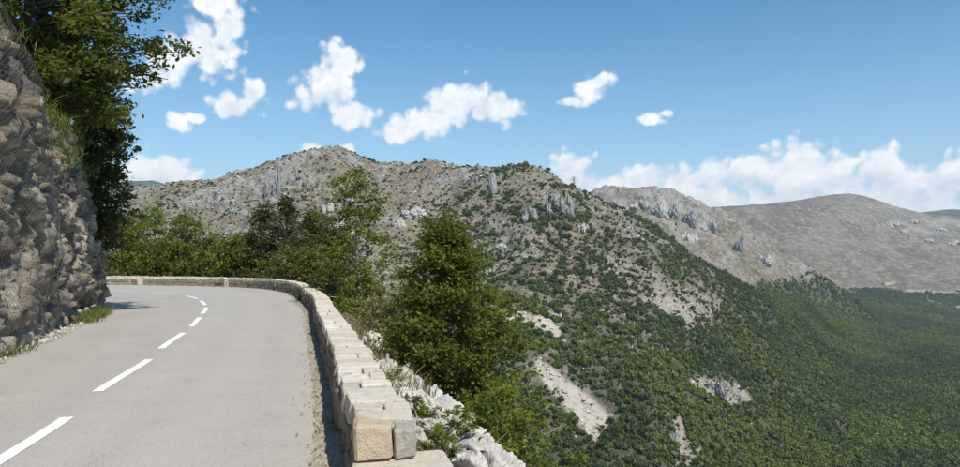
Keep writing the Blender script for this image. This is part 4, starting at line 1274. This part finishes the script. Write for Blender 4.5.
crag(410, 214, 20, 13, 1, SH1, 'pale broken crag just right of the airy tree', g1)
crag(398, 224, 10, 12, 1, SH1, 'pale rock step beside the airy tree', g1)
crag(466, 213, 11, 22, 0, SH1, 'grey pillar-like crag below the saddle', g1)
crag(491, 190, 9, 20, 0, SH1, 'dark pointed crag under the crest between peak and knoll', g1)
crag(530, 219, 13, 18, 0, SH1, 'broad grey crag below the wooded knoll', g1)
crag(562, 210, 20, 20, 0, SH1, 'big jagged crag on the right shoulder of the knoll', g1)
crag(548, 200, 12, 12, 0, SH1, 'grey crag just under the knoll top', g1)
crag(583, 229, 9, 9, 1, SH1, 'small pale crag on the spur below the pylon', g1)
crag(488, 274, 8, 7, 1, SH1, 'white rock knob right of the conical tree top', g1)
crag(498, 246, 10, 6, 1, SH1, 'thin tan rock rib right of the conical tree', g1)
crag(556, 318, 13, 9, 1, SH1, 'pale rock rib above the scree patch', g1)
crag(237, 200, 8, 11, 0, SH1, 'grey crag on the bare left flank', g1)
crag(188, 205, 9, 10, 0, SH1, 'low grey crag above the bright green trees', g1)
crag(712, 388, 20, 14, 0, SH1, 'dark grey crag in the wooded lower slope', g1)
crag(734, 396, 14, 11, 0, SH1, 'smaller grey crag beside the dark wooded crag', g1)
crag(672, 440, 7, 16, 1, SH1, 'pale rock rib low on the wooded slope', g1)
g2 = 'crags on the bare ridge'
for (px, py, w, h, pale) in ((619, 210, 18, 9, 1), (640, 206, 16, 10, 0), (656, 213, 18, 14, 0), (671, 216, 16, 16, 0), (686, 220, 14, 13, 0), (703, 228, 13, 13, 0), (692, 240, 12, 12, 1),
                             (736, 250, 13, 20, 0), (750, 256, 14, 16, 0), (764, 262, 14, 12, 0), (722, 238, 11, 12, 0)):
    crag(px, py, w, h, pale, SH2, ('pale' if pale else 'dark grey') + ' cliff band on the bare ridge behind the wooded spur', g2)
g3 = 'white rock ribs on the far hill'
for (px, py, w, h) in ((893, 226, 9, 5), (905, 232, 8, 4), (926, 241, 8, 4), (938, 229, 9, 4), (948, 234, 9, 5), (915, 222, 7, 4), (955, 243, 9, 4)):
    crag(px, py, w, h, 1, SH3, 'white rock rib on the right flank of the far bare hill', g3)

# ------------------------------------------------------------------ pylon behind the ridge
def pylon():
    yv = 1180.0
    u, sl_ = ray(574, 176.5)
    ztop = EYE + sl_ * yv
    H = 34.0
    x0, zb = u * yv, ztop - H
    root = tag(link('electricity_pylon', None, loc=(x0, yv, zb)), 'grey steel lattice electricity pylon behind the ridge', 'pylon')
    hw = lambda z: np.interp(z, [0, H * .62, H], [3.6, 1.15, .55])
    leg = .26
    for sx_ in (-1, 1):
        for sy_ in (-1, 1):
            z = np.array([0, H * .62, H])
            v, f = tubes([(np.stack([sx_ * hw(z), sy_ * hw(z), z], 1), np.full(3, leg))], 4)
            link('leg', mesh('leg', v, f, M_STEEL), root)
    br = []
    zz = [0, 5.5, 10.5, 15, 19, 22, 24.5, 27, 29.5, 32]
    for a, b in zip(zz[:-1], zz[1:]):
        for (c, d) in (((-1, -1), (1, -1)), ((1, -1), (1, 1)), ((1, 1), (-1, 1)), ((-1, 1), (-1, -1))):
            for (e, g) in ((c, d), (d, c)):
                br.append((np.array([[e[0] * hw(a), e[1] * hw(a), a], [g[0] * hw(b), g[1] * hw(b), b]]), np.full(2, .14)))
    v, f = tubes(br, 4)
    link('bracing', mesh('bracing', v, f, M_STEEL), root)
    for z, L in ((H * .70, 6.0), (H * .84, 7.2), (H * .95, 5.2)):
        polys = []
        for s in (-1, 1):
            for yy in (-.6, .6):
                polys.append((np.array([[0, yy, z + .9], [s * L, 0, z]]), np.full(2, .2)))
                polys.append((np.array([[0, yy, z - .4], [s * L, 0, z]]), np.full(2, .2)))
        v, f = tubes(polys, 4)
        arm = link('cross_arm', mesh('cross_arm', v, f, M_STEEL), root)
        v, f = tubes([(np.array([[s * L * .95, 0, z], [s * L * .95, 0, z - 2.0]]), np.full(2, .2)) for s in (-1, 1)], 4)
        link('insulators', mesh('insulators', v, f, M_STEEL), arm)
pylon()

# ------------------------------------------------------------------ farmhouse on the valley side
def house(px, py, yv, w, d, h, rot, label):
    """w x d walls, gabled roof"""
    u = (px - CX) / F
    k = ((px3 - px) ** 2 + (py3 - py) ** 2 * 4 + np.where(np.abs(R1[:, 1] - yv) > 250, 1e6, 0)).argmin()
    base = R1[k]
    root = tag(link('farmhouse', None, loc=tuple(base), rot=(0, 0, rot)), label, 'house', 'farm buildings on the valley side')
    x, y_ = w / 2, d / 2
    V = [(-x, -y_, -3), (x, -y_, -3), (x, y_, -3), (-x, y_, -3), (-x, -y_, h), (x, -y_, h), (x, y_, h), (-x, y_, h), (-x, 0, h + 2), (x, 0, h + 2)]
    Fc = [(0, 1, 5, 4), (2, 3, 7, 6), (1, 2, 6, 9, 5), (3, 0, 4, 8, 7)]
    me = bpy.data.meshes.new('wall'); me.from_pydata(V, [], Fc); me.materials.append(M_PLAST)
    link('wall', me, root)
    V, Fc = [], []
    for s in (-1, 1):
        b = len(V)
        for dz in (0, .25):
            V += [(-x - .4, s * (y_ + .5), h - .3 + dz), (x + .4, s * (y_ + .5), h - .3 + dz), (x + .4, 0, h + 2.05 + dz), (-x - .4, 0, h + 2.05 + dz)]
        Fc += [(b, b + 1, b + 2, b + 3), (b + 4, b + 5, b + 6, b + 7), (b, b + 1, b + 5, b + 4), (b + 1, b + 2, b + 6, b + 5), (b + 3, b, b + 4, b + 7)]
    me = bpy.data.meshes.new('roof'); me.from_pydata(V, [], Fc); me.materials.append(M_TILE)
    link('roof', me, root)
    for k in range(max(2, int(w // 4))):
        cx_ = -x + (k + .5) * w / max(2, int(w // 4))
        V = [(cx_ + a, -y_ - .04, b) for a, b in ((-.6, 1.2), (.6, 1.2), (.6, 3.0), (-.6, 3.0))]
        V += [(p[0], p[1] + .2, p[2]) for p in V]
        me = bpy.data.meshes.new('window'); me.from_pydata(V, [], [(0, 1, 2, 3), (0, 4, 5, 1), (3, 2, 6, 7), (0, 3, 7, 4), (1, 5, 6, 2)]); me.materials.append(M_GLASS)
        link('window', me, root)
house(957, 309, 2050, 26, 11, 6, .5, 'ochre farmhouse with red tiled roof on the wooded valley side')
house(888, 284, 2400, 40, 9, 4.5, .2, 'long low pale farm building at the foot of the bare hill')

# ------------------------------------------------------------------ air
hm, ht = material('thin_summer_haze')
vol = ht.n('ShaderNodeVolumePrincipled', None, Color=rgb(.74, .88, 1.0), Density=8.5e-5, Anisotropy=.25)
ht.n('ShaderNodeOutputMaterial', None, Volume=vol.outputs[0])
X0, X1, Y0, Y1, Z0, Z1 = -6000, 6000, -300, 6200, -230, 470
V = [(a, b, c) for c in (Z0, Z1) for (a, b) in ((X0, Y0), (X1, Y0), (X1, Y1), (X0, Y1))]
me = bpy.data.meshes.new('haze'); me.from_pydata(V, [], [(3, 2, 1, 0), (4, 5, 6, 7), (0, 1, 5, 4), (1, 2, 6, 5), (2, 3, 7, 6), (3, 0, 4, 7)]); me.materials.append(hm)
tag(link('haze', me), 'thin bluish summer haze over the valley', kind='stuff')
print('z range', min(P1[:, 2].min(), Q1[:, 2].min(), R1[:, 2].min(), T1[:, 2].min()), max(P1[:, 2].max(), R1[:, 2].max(), T1[:, 2].max()))
